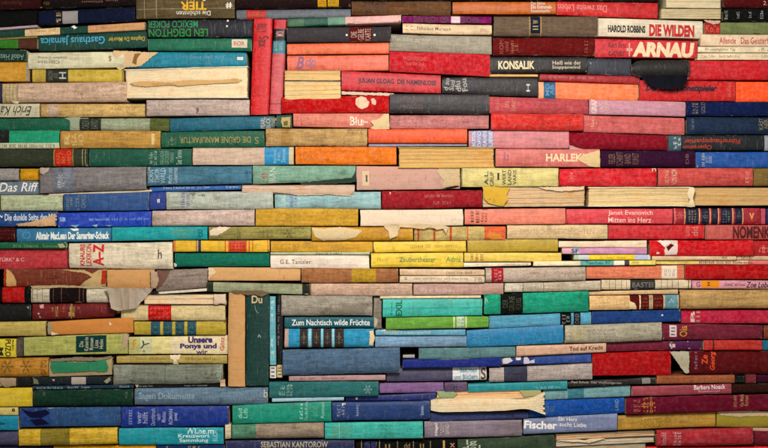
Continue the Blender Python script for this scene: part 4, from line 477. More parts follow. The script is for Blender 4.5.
B(F, '436.4 391.8 398.2 541 388.6 398', '#cfa474', 'peach torn paper layer', 'with greenish shreds', layers=2, torn=[([(436, 391), (450, 390), (458, 393), (452, 397.6), (440, 397.6)], '#8a9a70', 0.001), ([(519, 390), (540, 388), (541, 394), (524, 396.6)], '#9a9a6c', 0.001)], wear=.8, off=-0.002)
B('flare', '430.4 398 411.8 543.6 396.6 409', '#e2cca4', 'fanned cream page bundle', 'bent like a paper bow', wear=.5, off=-0.014)
B(P_, '430.4 412.6 421.4 528.4 411.4 418', '#3a4068', 'dusky indigo cloth book', 'under a fanned page bundle', mat='cloth', wear=.5)
B(P_, '529.2 401.2 417 624.6 397.4 413', '#1c4898', 'strong blue cloth book', 'with faint gilt upright words', text=[('WELLEN\nNEU', 544, 403, 554, 414.6, '#6a7a80', 90), ('LAND', 615, 399, 618.6, 410, '#7a90a8', 90)], mat='cloth', wear=.4)
B(P_, '625.6 397.6 414.4 810 392.2 409.4', '#5e1c38', 'long plum book', 'with gold scrollwork', text=[('TOD\nIST', 633, 398.6, 639.6, 411.4, '#a86a48', 90), ('~scroll:k', 640.6, 396.4, 648, 412.6, '#cc8a2c', 90, .03), ('~scroll:l', 646, 396, 655, 413, '#cc8a2c', 0, .02), ('KNITTEL', 733, 394.6, 736, 406.6, '#b08a5c', 90, .01), ('Via Mala\nRoman', 739, 393.6, 747.6, 407, '#b8904c', 90, .01)], mat='cloth', wear=.4)
B(P_, '232.6 405.4 423.6 331.4 400.8 420.6', '#13886c', 'emerald cloth book', 'with white upright words', text=[('dud\nLdb', 238, 408, 247.6, 418, '#b8d8c0', 90, .02), ('Meine', 299.6, 403, 303, 418.6, '#b8d8c0', 90, .02), ('Schwester', 305, 401.6, 308, 419.6, '#b8d8c0', 90, .02), ('und ich', 311, 405, 318, 416, '#5fae90', 90, .02), ('Roman', 321, 402, 324.6, 417.4, '#b8d8c0', 90, .02)], mat='board', wear=.4)
B(P_, '332.2 401.8 420.2 430 400.6 418.6', '#23396c', 'indigo blue paperback', 'with little white marks', text=[('LEIS\nCKI', 337, 404, 344.6, 416, '#9a9aa8', 90, .01), ('F', 342, 402.6, 345.6, 405, W, 0, .04), ('Janus', 355.6, 404, 358.6, 415.6, '#a8b0c0', 90, .01), ('Heller', 420.6, 404.6, 423.6, 414.4, '#d8d8d8', 90, .04)], wear=.5)
B(P_, '345.6 396.6 401 436 392.8 400', '#2b3470', 'thin blue violet paperback', 'with pale dot', text=[('.', 355, 397, 358, 399.6, W, 0)], wear=.5)
B(P_, '225.4 424.4 438.8 231.4 424 438', '#c4b08c', 'stub of a cream spine', 'beside a grey cloth book', wear=.7)
B(H, '232 424 439 324 422 437.6', '#8e7c6a', 'greyish brown cloth book', 'with green faded end', bands=[(232, 256, '#4f8062')], wear=1)
B(P_, '325 422.2 438.6 423 421 437.8', '#35a896', 'mint turquoise cloth book', 'with faint gilt rule', text=[('NDI\nLZE', 332, 424, 337.6, 436, '#8a9a60', 90), ('ROMA\nKUTZ', 341, 424, 350.6, 436, '#8a9a60', 90)], mat='cloth', wear=.5, bands=[(339, 339.6, '#8ab09a')])
B(P_, '424.4 421 438 522 419.6 436', '#7b6c76', 'lilac grey paperback', 'with bright upright print', text=[('Hügel', 434.6, 423, 438, 435.6, '#e0d4c8', 90, .04), ('Kleine\nErz', 439.6, 422.6, 444, 435, '#d8c4b0', 90, .01), ('BAND', 445, 424, 449, 434, '#d8c4b0', 90, .02)], wear=.6)
B(P_, '523.2 418.8 434 617 413.2 429.8', '#6d7698', 'grey blue paperback', 'with fat white name', text=[('Fischer', 523.8, 420, 557, 429, '#e8e0d4', -2, .06), ('Ein Herz', 558, 416.6, 577, 421, '#d8d0cc', -2, .02), ('sucht Liebe', 559, 422, 586, 427, '#d8d0cc', -2, .02)], wear=.5)
B(P_, '618 415.4 430 716 412.2 426.8', '#a37a2e', 'mustard brown book', 'with blurred surface', text=[('ABENTEUER', 640, 418, 672, 426, '#8f6a26', 0, .02)], mat='leather', wear=.6)
B(R_, '716.8 412 427 840 413 427.4', '#8c7c30', 'mossy olive book', 'with torn cream top', torn=[([(717, 411.6), (750, 410.6), (800, 412), (800, 415.6), (750, 416), (740, 417), (720, 415)], '#b09a76', 0.001)], wear=.9)
# ---- lowest row
B(H, '-60 446.6 462 52 446.2 462', '#26253a', 'black violet book', 'along the bottom', wear=.4)
B(P_, '52.8 446 462 155.6 445 462', '#c28c1e', 'amber orange book', 'in the bottom row', mat='cloth', wear=.4)
B(H, '156.4 445.2 462 225 445 462', '#22315a', 'dark blue book', 'in the bottom row', text=[('.!', 163, 446, 168, 448, GD, 0, .02), ('VII', 188, 445.6, 200, 449, GD, 0, .02)], wear=.4)
B(P_, '225.8 440.4 462 354.4 439.4 462', '#2a2d50', 'dark violet blue paperback', 'with worn gold capitals', text=[('SEBASTIAN KANTOROW', 261, 441, 328, 447, '#a8a080', 0, .03)], wear=.5)
B(H, '355.2 439.8 462 456.6 439 462', '#14161f', 'black book', 'with row of small gilt words', bands=[(361, 361.8, '#8a8450'), (379, 379.8, '#8a8450')], text=[('GUIN\nWOLF', 364, 441, 377, 449, '#4c4cb0', 90, .03), ('ll', 385, 444, 390, 448, GD, 0), ('dd', 404, 443, 410, 448, GD, 0), ('ll', 420, 443.6, 424, 448, GD, 0), ('l', 443, 440.4, 445, 448, GD, 0), ('x', 450, 443, 455, 447, '#b07a58', 0, .02), ('l', 397, 441, 398, 448, '#6a5c40', 0), ('l', 413, 441, 414, 448, '#6a5c40', 0), ('l', 430, 441, 431, 448, '#6a5c40', 0)], wear=.3)
B(H, '457.2 439.6 462 554.4 434.6 458', '#394536', 'dark moss green book', 'with tall silver letters', text=[('lg\ndal', 461, 439, 480, 448.6, '#9aa08c', 0, .01)], wear=.6)
B(F, '555.4 434.4 439.4 654.4 431 435', '#bb946c', 'buff booklet', 'topmost of the bottom pile', layers=2, wear=.7)
B(F, '555.4 440 446.6 654 436 441.6', '#b8a88c', 'grey cream booklet', 'second of the bottom pile', layers=3, torn=[([(556, 440), (570, 437.6), (582, 439.6), (600, 436.6), (605, 438), (590, 442), (570, 441)], '#cdb898', 0.002)], wear=.8, off=-0.004)
B(F, '555.4 447.2 462 646 442.6 462', '#9f8f70', 'drab cream book', 'lowest of the bottom pile', layers=3, wear=.8)
B(H, '656 430.4 446 752 427.2 444', '#98303a', 'dusty red book', 'with pale upright words', text=[('Schuld', 660, 432, 665, 445, '#d8b0a8', 90, .01), ('Roman\nHESSE', 672, 431, 680, 445, '#d0a8a4', 90, .01)], wear=.7, bulge=.14)
B(H, '753 427.8 446 840 428 446', '#652636', 'faded maroon book', 'with cream upper strip', bands=[(753, 850, '#a8806c', 420, 430.6)], wear=.7)
B(P_, '646.6 446.8 462 830 446.6 462', '#d0200f', 'fiery red book', 'in the bottom corner', wear=.3)
# ------------------------------------------------------------------ structure: an added dark backing that keeps gaps black, and the ground under the pile
def slab(name, x0, x1, y0, y1, z0, z1, mat):
    bm = bmesh.new(); bmesh.ops.create_cube(bm, size=1)
    for v in bm.verts:
        v.co = Vector(((x0 + x1) / 2 + v.co.x * (x1 - x0), (y0 + y1) / 2 + v.co.y * (y1 - y0), (z0 + z1) / 2 + v.co.z * (z1 - z0)))
    me = bpy.data.meshes.new(name); bm.to_mesh(me); bm.free(); me.materials.append(mat)
    o = bpy.data.objects.new(name, me); col.objects.link(o); o['kind'] = 'structure'
    return o
slab('wall', -1.1, 1.1, 0.16, 0.20, -0.05, 1.02, M['dark'])  # unseen backing, added near black so the gaps between books stay dark
slab('ground', -1.1, 1.1, -0.10, 0.16, -0.05, -0.002, M['dark'])

# ------------------------------------------------------------------ lettering outlines, all made in one go
keys = {}
def tkey(t):
    s_, x0, y0, x1, y1 = t[:5]; rot = t[6] if len(t) > 6 else 0
    ext = (x1 - x0) if 45 < abs(rot) < 135 else (y1 - y0)
    n = s_.count('\n') + 1
    wid = max(len(l) for l in s_.split('\n')); run = ((y1 - y0) if 45 < abs(rot) < 135 else (x1 - x0)) / wid
    small = (ext / (n + .25 * (n - 1)) < 3.6 or run < 1.5) and len(s_) > 2
    return (s_, t[7] if len(t) > 7 else 0.0, t[8] if len(t) > 8 else 0.0, small)
for d in BOOKS:
    for t in d['text']:
        keys[tkey(t)] = None
tmp = []
def worn_print(k):
    '''lettering too small or too rubbed to read: letter-like strokes with the same lines and words'''
    s_ = k[0]; r = random.Random(s_); lines = s_.split('\n'); V = []; F_ = []
    wid = max(len(l) for l in lines)
    def bar(x0, y0, x1, y1):
        b = len(V); j = lambda: r.uniform(-.03, .03)
        V.extend([(x0 + j(), y0 + j()), (x1 + j(), y0 + j()), (x1 + j(), y1 + j()), (x0 + j(), y1 + j())]); F_.append((b, b+1, b+2, b+3))
    bar(-.02, 0, 0, .02)
    for li, l in enumerate(lines):
        oy = -li * 1.3
        for ci, ch in enumerate(l):
            if ch == ' ': continue
            ox = ci * .78 + (wid - len(l)) * .39; h = 1.0 if ch.isupper() or ci == 0 else r.choice([.68, .68, .7, 1.0]); st = r.uniform(.15, .24)
            if ch in '.,-': bar(ox, oy + .1, ox + .25, oy + .3); continue
            pat = r.randrange(6)
            if pat != 3: bar(ox, oy, ox + st, oy + h)
            if pat in (0, 1, 4): bar(ox + .5 - st, oy, ox + .5, oy + h * r.choice([1, .6]))
            if pat in (1, 2, 3, 5): bar(ox + st, oy + h - st * .8, ox + .55, oy + h)
            if pat in (2, 3, 5): bar(ox + st, oy, ox + .5, oy + st * .8)
            if pat in (0, 2, 4): bar(ox + st, oy + h * .45, ox + .48, oy + h * .45 + st * .7)
            if pat == 3: bar(ox + .2, oy + st, ox + .2 + st, oy + h - st)
    return V, F_
def ornament(k):
    r = random.Random(k[0]); V = []; F_ = []
    n = {'~lattice': 0, '~scroll': 1, '~star': 2}[k[0].split(':')[0]]
    def poly(p):
        b = len(V); V.extend(p); F_.append(tuple(range(b, b + len(p))))
    if n == 0:
        for i in range(5):
            for j in range(3):
                x, y = i * .5, j * .5; a = r.uniform(.08, .17)
                poly([(x - a, y), (x, y - a * 1.3), (x + a, y), (x, y + a * 1.3)])
                if r.random() < .7: poly([(x + .22, y - .06), (x + .29, y - .06), (x + .29, y + .2), (x + .22, y + .2)])
    elif n == 1:
        for sx in (-1, 1):
            for k_ in range(7):
                a = k_ * .9; R0 = .16 + .11 * k_; x, y = sx * (abs(math.cos(a)) * R0), math.sin(a) * R0 * 1.1; w_ = r.uniform(.06, .12)
                poly([(x + w_ * math.cos(q * 1.05), y + w_ * 1.3 * math.sin(q * 1.05)) for q in range(6)])
            poly([(sx * .05, -1), (sx * .11, -1), (sx * .11, 1), (sx * .05, 1)])
    else:
        for q in range(6):
            a = q * math.pi / 3; c, s_ = math.cos(a), math.sin(a)
            for (x0, y0, x1, y1) in ((0.08, -.05, 1, .05), (.55, -.22, .63, .22), (.78, -.15, .85, .15)):
                poly([(x * c - y * s_, x * s_ + y * c) for x, y in ((x0, y0), (x1, y0), (x1, y1), (x0, y1))])
    return V, F_
READ = set('''TIER|Die schönsten|Geschichten|#|.|Gasthaus Jamaica|Daphne Du Maurier|MEXICO POKER|LEN DEIGHTON|Adolf Hess|Clarissa|Stefan Zweig|$|Erich Kä|DIE GRÜNE MANUFAKTUR|Das Riff|A.L.|GRUP|I|WERT|LAND|VARIS|JULIAN GLOAG  DIE NAMENLOSE|DAS BUCH DER|FISCHER|Nikolaus Morasch|KONSALIK|Heiß wie der|Steppenwind|Der Championetspieler|ARNAU|t|+|Karl Bru|ckner|HAROLD ROBBINS|DIE WILDEN|Allende   Das Geisterhaus|Blu|e~|Führerhauptquartier|Operation|HARLEKIN|Das kleine|Die Grimmels-|hausensache|Das zweite Leben|Kolle|H|Die dunkle Seite der Mac|SB|Janet Evanovich|Mitten ins Herz|Alistair MacLean Der Samariter-Scheck|NOMENKLATURA|TÜRK" & C|KNAURS|LEXIKON|A–Z|h|G.E. Tanizler|Zaubertheater|Adria|SF|EXIL|Zum Nachtisch wilde Früchte|PUZO|MARIO|Unsere|Ponys und|wir|Götz|Du|Tod auf Kredit|Beichten|und Büchern|Barbara Noack|Brombeerzeit|Fischer|Ein Herz|sucht Liebe|SEBASTIAN KANTOROW|Zoe Lobe|Wilhelm|Kreuzwort\nSammlung|Sagen Dokumente|Taschen 97|Georg|Ze|Hügel|Ein unmöglicher Tag|- P. Allam|Ullstein|~|e|Liebe|PUZO|B|dp|2.|lg\ndal|f|Y|,|"|-e|-'''.split('|'))
for k in list(keys):
    if not k[0].startswith('~') and (not k[3] or k[0] in READ) or k[0].replace('\n', '|') in READ or k[0] == 'Kreuzwort\nSammlung': continue
    V_, F2 = ornament(k) if k[0].startswith('~') else worn_print(k)
    xs = [v[0] for v in V_]; ys = [v[1] for v in V_]
    keys[k] = ([(x - (min(xs) + max(xs)) / 2, y - (min(ys) + max(ys)) / 2) for x, y in V_], F2, max(xs) - min(xs), max(ys) - min(ys))
for k in keys:
    if keys[k]: continue
    cu = bpy.data.curves.new('outline', 'FONT'); cu.body = k[0]; cu.offset = k[1] * 0.55; cu.shear = k[2]; cu.resolution_u = 3
    cu.align_x = 'CENTER'; cu.space_line = 0.85; cu.fill_mode = 'FRONT'
    o = bpy.data.objects.new('outline', cu); col.objects.link(o); tmp.append((k, o))
dg = bpy.context.evaluated_depsgraph_get(); dg.update()
for k, o in tmp:
    me = o.evaluated_get(dg).to_mesh()
    vs_ = [(v.co.x, v.co.y) for v in me.vertices]; fs = [tuple(p.vertices) for p in me.polygons]
    if vs_:
        xs = [v[0] for v in vs_]; ys = [v[1] for v in vs_]
        w_, h_ = max(xs) - min(xs) or 1, max(ys) - min(ys) or 1
        keys[k] = ([(x - (min(xs) + max(xs)) / 2, y - (min(ys) + max(ys)) / 2) for x, y in vs_], fs, w_, h_)
for k, o in tmp:
    cu = o.data; bpy.data.objects.remove(o); bpy.data.curves.remove(cu)

# ------------------------------------------------------------------ one book's surface
TG_ROUND = [0, .03, .09, .18, .3, .42, .5, .58, .7, .82, .91, .97, 1]
TG_FLAT = [0, .025, .08, .25, .5, .75, .92, .975, 1]
class Book:
    def __init__(s, d, i):
        s.d = d; s.i = i; s.rnd = random.Random(1000 + i)
        k = d['kind']; s.vert = k.startswith('v'); s.k = k[1:] if s.vert else k
        q = d['q']
        if s.vert:
            y0, xl, xr, y1, xlb, xrb = q
            s.c = [(xl, y0), (xlb, y1), (xr, y0), (xrb, y1)]      # c00 c10 c01 c11 ; u runs down, t runs across
            s.L = (y1 - y0) * S; s.T = (xr - xl + xrb - xlb) / 2 * S
        else:
            x0, tl, bl, x1, tr, br = q
            s.c = [(x0, bl), (x1, br), (x0, tl), (x1, tr)]
            s.L = (x1 - x0) * S; s.T = (bl - tl + br - tr) / 2 * S
        s.seed = i * 7.31
        s.gap = s.rnd.uniform(0.00012, 0.0005) * min(1, s.T / 0.02)
        r = s.rnd
        off = d['off']
        s.y0 = (off if off is not None else r.uniform(-0.007, 0.007))
        s.hard = s.k in ('hb', 'round')
        if s.k == 'hb': s.b = (d['bulge'] if d['bulge'] is not None else r.uniform(.13, .21)) * s.T; s.p = 3.3
        elif s.k == 'round': s.b = .2 * s.T; s.p = 2.2
        elif s.k == 'bare': s.b = .07 * s.T; s.p = 3
        else: s.b = min(0.0024, 0.10 * s.T); s.p = r.choice([4, 5, 7])
        s.rough = {'hb': 0.0005, 'round': .0005, 'bare': 0.0013, 'pb': 0.0004}.get(s.k, 0.0004)
        s.wob = r.uniform(0.25, 0.75) * min(1, s.T / 0.02)   # px
        s.tg = TG_ROUND if s.b > 0.0012 and s.k != 'pb' else TG_FLAT
        # frame of the thing
        P = [s.raw(u, t) for u, t in ((0, 0), (1, 0), (0, 1), (1, 1))]
        if s.vert:
            o = (P[1] + P[3]) / 2; a = 0.0
        else:
            o = (P[0] + P[1]) / 2; dv = P[1] - P[0]; a = -math.atan2(dv.z, dv.x)
        s.o = Vector((o.x, s.y0, o.z)); s.a = a; s.Ri = Matrix.Rotation(-a, 3, 'Y')
    def px(s, u, t):
        c = s.c
        x = (c[0][0] * (1-u) + c[1][0] * u) * (1-t) + (c[2][0] * (1-u) + c[3][0] * u) * t
        y = (c[0][1] * (1-u) + c[1][1] * u) * (1-t) + (c[2][1] * (1-u) + c[3][1] * u) * t
        return x, y
    def raw(s, u, t):
        x, y = s.px(u, t); return Vector((PX(x), 0, PZ(y)))
    def ut(s, x, y):
        c = s.c
        if s.vert:
            u = (y - c[0][1]) / (c[1][1] - c[0][1])
            a = c[0][0] * (1-u) + c[1][0] * u; b = c[2][0] * (1-u) + c[3][0] * u
            return u, (x - a) / (b - a)
        u = (x - c[0][0]) / (c[1][0] - c[0][0])
        a = c[0][1] * (1-u) + c[1][1] * u; b = c[2][1] * (1-u) + c[3][1] * u
        return u, (y - a) / (b - a)
    def prof(s, u, t):
        tt = min(1, max(0, t)); uu = min(1, max(0, u))
        e = min(uu, 1 - uu) * s.L
        b = s.b * (1 - 0.35 * math.exp(-e / 0.003)) if s.hard else s.b
        y = -b * (1 - abs(2 * tt - 1) ** s.p)
        n = noise.noise(Vector((uu * s.L * 22 + s.seed, tt * s.T * 60, 1.7)))
        n2 = noise.noise(Vector((uu * s.L * 90 + s.seed, tt * s.T * 200, 5.7)))
        return y + s.rough * (n * 1.1 + n2 * 0.7)
    def at(s, u, t, yoff=0.0, yabs=None, zin=0.0, inset=0.0):
        """local point of the surface; u along, t across, zin metres towards the middle, inset metres in from the ends"""
        x, y = s.px(u, t)
        uu = min(1.05, max(-.05, u))
        # slow sag and a fine wobble
        nb = noise.noise(Vector((uu * s.L * 9 + s.seed, 0.3, 0))) * s.wob
        nt_ = noise.noise(Vector((uu * s.L * 9 + s.seed, 9.3, 0))) * s.wob
        fw = noise.noise(Vector((uu * s.L * 60 + s.seed, 4.1, 0))) * 0.14
        tt = min(1, max(0, t))
        shift = (nb * (1-tt) + nt_ * tt) + fw * (1 if s.k == 'pb' else 1.5) * (abs(2*tt-1))
        endj = noise.noise(Vector((t * s.T * 70, s.seed, 3.3))) * 0.45 * (abs(2 * min(1, max(0, u)) - 1) ** 8)
        if s.vert: x += shift; y += endj
        else: y += shift; x += endj
        p = Vector((PX(x), 0, PZ(y)))
        mz = (s.gap + zin) * (1 - 2 * tt); mx = (0.0003 + inset) * (1 - 2 * min(1, max(0, u)))
        if s.k == 'round':
            g = max(0, 1 - u * s.L / 0.024); p.z -= 0 if s.vert else (tt - .5) * s.T * (1 - math.sqrt(max(0, 1 - g * g * .93)))
        if s.vert: p.x += mz; p.z -= mx
        else: p.z += mz; p.x += mx
        yy = yabs if yabs is not None else s.prof(u, t) - yoff
        q = s.Ri @ Vector((p.x - s.o.x, 0, p.z - s.o.z))
        return Vector((q.x, yy, q.z))

def finish(name, verts, faces, cols, mat, parent, edge=None, smooth=True, seam=None):
    me = bpy.data.meshes.new(name); me.from_pydata([tuple(v) for v in verts], [], faces); me.update()
    ca = me.color_attributes.new('Col', 'FLOAT_COLOR', 'CORNER')
    buf = []
    for f, c in zip(me.polygons, cols): buf.extend(list(c) * f.loop_total)
    ca.data.foreach_set('color', buf)
    if edge is not None:
        at_ = me.attributes.new('Edge', 'FLOAT', 'POINT'); at_.data.foreach_set('value', edge)
    me.polygons.foreach_set('use_smooth', [smooth] * len(me.polygons))
    if smooth:
        bm = bmesh.new(); bm.from_mesh(me); bmesh.ops.recalc_face_normals(bm, faces=bm.faces)
        for e in bm.edges:
            if len(e.link_faces) == 2 and e.calc_face_angle(0) > 0.75: e.smooth = False
        bm.to_mesh(me); bm.free()
    me.materials.append(mat)
    o = bpy.data.objects.new(name, me); col.objects.link(o); o.parent = parent
    return o

def ugrid(bk, extra=()):
    n = max(6, int(bk.L / 0.009))
    us = {round(i / n, 5) for i in range(n + 1)} | {round(0.0012 / bk.L, 5), round(1 - 0.0012 / bk.L, 5), round(0.004 / bk.L, 5), round(1 - 0.004 / bk.L, 5)}
    us |= {round(e, 5) for e in extra if 0 < e < 1}
    us = sorted(us); out = [us[0]]
    ex = {round(e, 5) for e in extra}
    for x in us[1:]:
        if (x - out[-1]) * bk.L < 0.0006 and x != 1.0:
            if x in ex: out[-1] = x if out[-1] != 0 else out[-1]
            if out[-1] == 0: out.append(x) if x in ex else None
            continue
        out.append(x)
    return out

def spine_cover(bk, root):
    d = bk.d; soft = bk.k == 'pb'
    depth = DEPTH - bk.y0 * 0.5 - bk.rnd.uniform(0, 0.012)
    if bk.vert: depth *= 0.95
    th = min(0.0024, bk.T * .2) if not soft else min(0.0005, bk.T * .15)
    cxp, cyp = bk.px(.5, .5)
    cxp = min(740, max(25, cxp)); cyp = min(440, max(8, cyp))
    base = alb(d['color'], cxp, cyp, d['wear'])
    bands = []; ue = []; te = []
    for b in d['bands']:
        if bk.vert:
            u0, u1 = bk.ut(bk.c[0][0], b[0])[0], bk.ut(bk.c[0][0], b[1])[0]
            t0, t1 = -1, 2
        else:
            ymid = (bk.c[0][1] + bk.c[2][1]) / 2
            u0, u1 = bk.ut(b[0], ymid)[0], bk.ut(b[1], ymid)[0]; t0, t1 = -1, 2
            if len(b) > 3:
                ta = bk.ut(cxp, b[3])[1]; tb = bk.ut(cxp, b[4])[1]; t0, t1 = min(ta, tb), max(ta, tb)
                for t_ in (t0, t1):
                    if 0.02 < t_ < .98: te.append(t_)
        ue += [u0, u1]
        xm = min(740, max(25, (b[0] + b[1]) / 2)) if not bk.vert else cxp
        bands.append((u0, u1, t0, t1, alb(b[2], xm, cyp if not bk.vert else (b[0] + b[1]) / 2, d['wear'])))
    us = ugrid(bk, ue); tg = sorted(set(bk.tg) | set(te))
    sect = [('b', depth, 0), ('b', depth * .4, 0)] + [('s', None, t) for t in tg] + [('b', depth * .4, 1), ('b', depth, 1), ('i', depth, 1), ('i', 0.0028, 1), ('i', 0.0028, 0), ('i', depth, 0)]
    n = len(sect); V = []; E = []; Fc = []; Cc = []
    for u in us:
        e1 = min(u, 1 - u) * bk.L
        for typ, y, t in sect:
            if typ == 's':
                V.append(bk.at(u, t)); E.append(min(1, min(e1, min(t, 1 - t) * bk.T + 0.0004) / 0.004))
            elif typ == 'b':
                V.append(bk.at(u, t, yabs=y)); E.append(0.55)
            else:
                V.append(bk.at(u, t, yabs=y, zin=th)); E.append(0.8)
    for i in range(len(us) - 1):
        um = (us[i] + us[i+1]) / 2
        for j in range(n):
            k = (j + 1) % n
            Fc.append((i*n + j, i*n + k, (i+1)*n + k, (i+1)*n + j))
            c = base
            t0, t1 = sect[j][2], sect[k][2]; tm = (t0 + t1) / 2
            if sect[j][0] != 'i' or sect[k][0] != 'i':
                for b in bands:
                    if b[0] <= um <= b[1] and b[2] <= tm <= b[3]: c = b[4]
            Cc.append(c)
    Fc.append(tuple(range(n - 1, -1, -1))); Cc.append(base)
    Fc.append(tuple((len(us)-1)*n + j for j in range(n))); Cc.append(base)
    mat = d['mat'] or ('paper' if bk.k == 'bare' else 'board' if soft else 'cloth')
    finish('cover', V, Fc, Cc, M[mat], root, E)
    # the leaves inside
    ins = 0.0005 if soft else 0.003
    V = []; pc = alb(d['pages'], cxp, cyp, .6)
    for u in (0, 1):
        for y, t in ((0.0032, 0), (0.0032, 1), (depth - (0.0004 if soft else .003), 1), (depth - (0.0004 if soft else .003), 0)):
            V.append(bk.at(u, t, yabs=y, zin=th + 0.00012, inset=ins))
    Fc = [(0,1,2,3), (7,6,5,4), (0,4,5,1), (1,5,6,2), (2,6,7,3), (3,7,4,0)]
    finish('page_block', V, Fc, [pc] * 6, M['pages'], root, smooth=False)

def edge_book(bk, root):
    """a book turned round: boards above and below, the leaves towards us"""
    d = bk.d; r = bk.rnd; depth = DEPTH - bk.y0 * 0.5 - r.uniform(0, 0.01)
    cxp, cyp = bk.px(.5, .5); cxp = min(740, max(25, cxp)); cyp = min(440, max(8, cyp))
    pc = alb(d['color'], cxp, cyp, d['wear']); pc = tuple(min(.92, c * k) for c, k in zip(pc[:3], (1.16, 1.2, 1.26))) + (d['wear'],)
    bc = alb(d['board'] or '#8f7f62', cxp, cyp, .6)
    hard = d['board'] is not None
    th = min(0.0022, bk.T * .1) if hard else min(0.0006, bk.T * .1)
    front = -0.0022 if hard else -0.0006
    us = ugrid(bk)
    V = []; Fc = []
    sect = [(front, 0, 0), (depth, 0, 0), (depth, 1, 0), (front, 1, 0), (front, 1, th), (depth - .003, 1, th), (depth - .003, 0, th), (front, 0, th)]
    n = 8
    for u in us:
        for y, t, z in sect:
            yy = y + (noise.noise(Vector((u * bk.L * 60, t * 9, bk.seed))) * 0.0009 if y == front else 0)
            V.append(bk.at(u, t, yabs=yy, zin=z))
    for i in range(len(us) - 1):
        for j in range(n): Fc.append((i*n + j, i*n + (j+1) % n, (i+1)*n + (j+1) % n, (i+1)*n + j))
    Fc.append(tuple(range(n - 1, -1, -1))); Fc.append(tuple((len(us)-1)*n + j for j in range(n)))
    finish('cover', V, Fc, [bc] * len(Fc), M['board'], root, [.5] * len(V))
    # leaves: a relief of real ridges
    rows = max(5, int(bk.T / 0.0008)); rows = min(rows, 60)
    lay = max(1, d['layers']); V = []; Fc = []; Cc = []
    jit = [r.uniform(-0.00022, 0.00022) for _ in range(rows + 1)]
    jx = [r.uniform(-0.0006, 0.0006) for _ in range(rows + 1)]
    hollow = 0.0015 if hard else 0.0004
    nb = len(us)
    for jn in range(rows + 1):
        t = jn / rows
        g = 0.0012 if lay > 1 and 0 < jn < rows and r.random() < .8 and int(t * lay) != int((jn - 1) / rows * lay) else 0
        for u in us:
            y = 0.0004 + jit[jn] + g + hollow * (1 - (2*t-1)**2) + noise.noise(Vector((u * bk.L * 40, t * 2.2 * lay, bk.seed))) * 0.0010
            e = min(u, 1-u) * bk.L
            y += 0.0012 * math.exp(-e / 0.0012)
            p = bk.at(u, t, yabs=y, zin=th + 0.0001, inset=0.0008 if not hard else 0.0022)
            if u in (0, 1): p.x += jx[jn]
            V.append(p)
    for jn in range(rows):
        for i in range(nb - 1):
            Fc.append((jn*nb + i, jn*nb + i + 1, (jn+1)*nb + i + 1, (jn+1)*nb + i))
    # sides and back close the block
    m0 = len(V)
    yb = depth - 0.0035
    for t in (0, 1):
        for u in (0, 1): V.append(bk.at(u, t, yabs=yb, zin=th + 0.0001, inset=0.0008 if not hard else .0022))
    A, B2, C2, D2 = 0, nb - 1, rows * nb, rows * nb + nb - 1
    Fc += [tuple([m0] + [jn * nb for jn in range(rows + 1)] + [m0 + 2]), tuple([m0 + 3] + [jn * nb + nb - 1 for jn in range(rows, -1, -1)] + [m0 + 1]),
           (m0, m0 + 2, m0 + 3, m0 + 1), tuple([m0 + 1] + list(range(nb - 1, -1, -1)) + [m0]), tuple([m0 + 2] + list(range(rows * nb, rows * nb + nb)) + [m0 + 3])]
    finish('page_block', V, Fc, [pc] * len(Fc), M['pages'], root, smooth=False)

def fanned_book(bk, root):
    """limp leaves bent like a bow, spreading at one end"""
    d = bk.d; r = bk.rnd; cxp, cyp = bk.px(.5, .5); V = []; Fc = []; Cc = []
    n = 9; us = [i / 30 for i in range(31)]; pc = alb(d['color'], cxp, cyp, .4)
    for k in range(n):
        ext = r.uniform(-0.003, 0.0022); yj = r.uniform(-0.0005, 0.0005)
        base = len(V)
        for u in us:
            sc = (0.72 + 0.28 * min(1, u * 9) ** .5) * (1 - 0.26 * math.exp(-((u - 0.80) / 0.11) ** 2)) + 0.85 * max(0, (u - .86) / .14) ** 1.4
            f = max(0, (u - .86) / .14)
            t0 = .5 + (k / n - .5 + .10 / n * f) * sc; t1 = .5 + ((k + 1) / n - .5 - .06 / n * f) * sc
            for t, y in ((t0, 0), (t1, 0), (t1, 1), (t0, 1)):
                yy = yj - 0.004 * math.exp(-((u - .8) / .2) ** 2) + 0.006 * (1 - min(1, u * 12)) - 0.002 * (1 - (2 * (k + .5) / n - 1) ** 2) if y == 0 else DEPTH * .8
                p = bk.at(u, t, yabs=yy)
                if t < 0 or t > 1: p.z = p.z
                if u == 1: p.x += ext
                V.append(p)
        for i in range(30):
            for j in range(4): Fc.append((base + i*4 + j, base + i*4 + (j+1) % 4, base + (i+1)*4 + (j+1) % 4, base + (i+1)*4 + j))
        Fc.append((base+3, base+2, base+1, base)); Fc.append(tuple(base + 120 + j for j in range(4)))
    finish('page_block', V, Fc, [pc] * len(Fc), M['pages'], root, smooth=False)

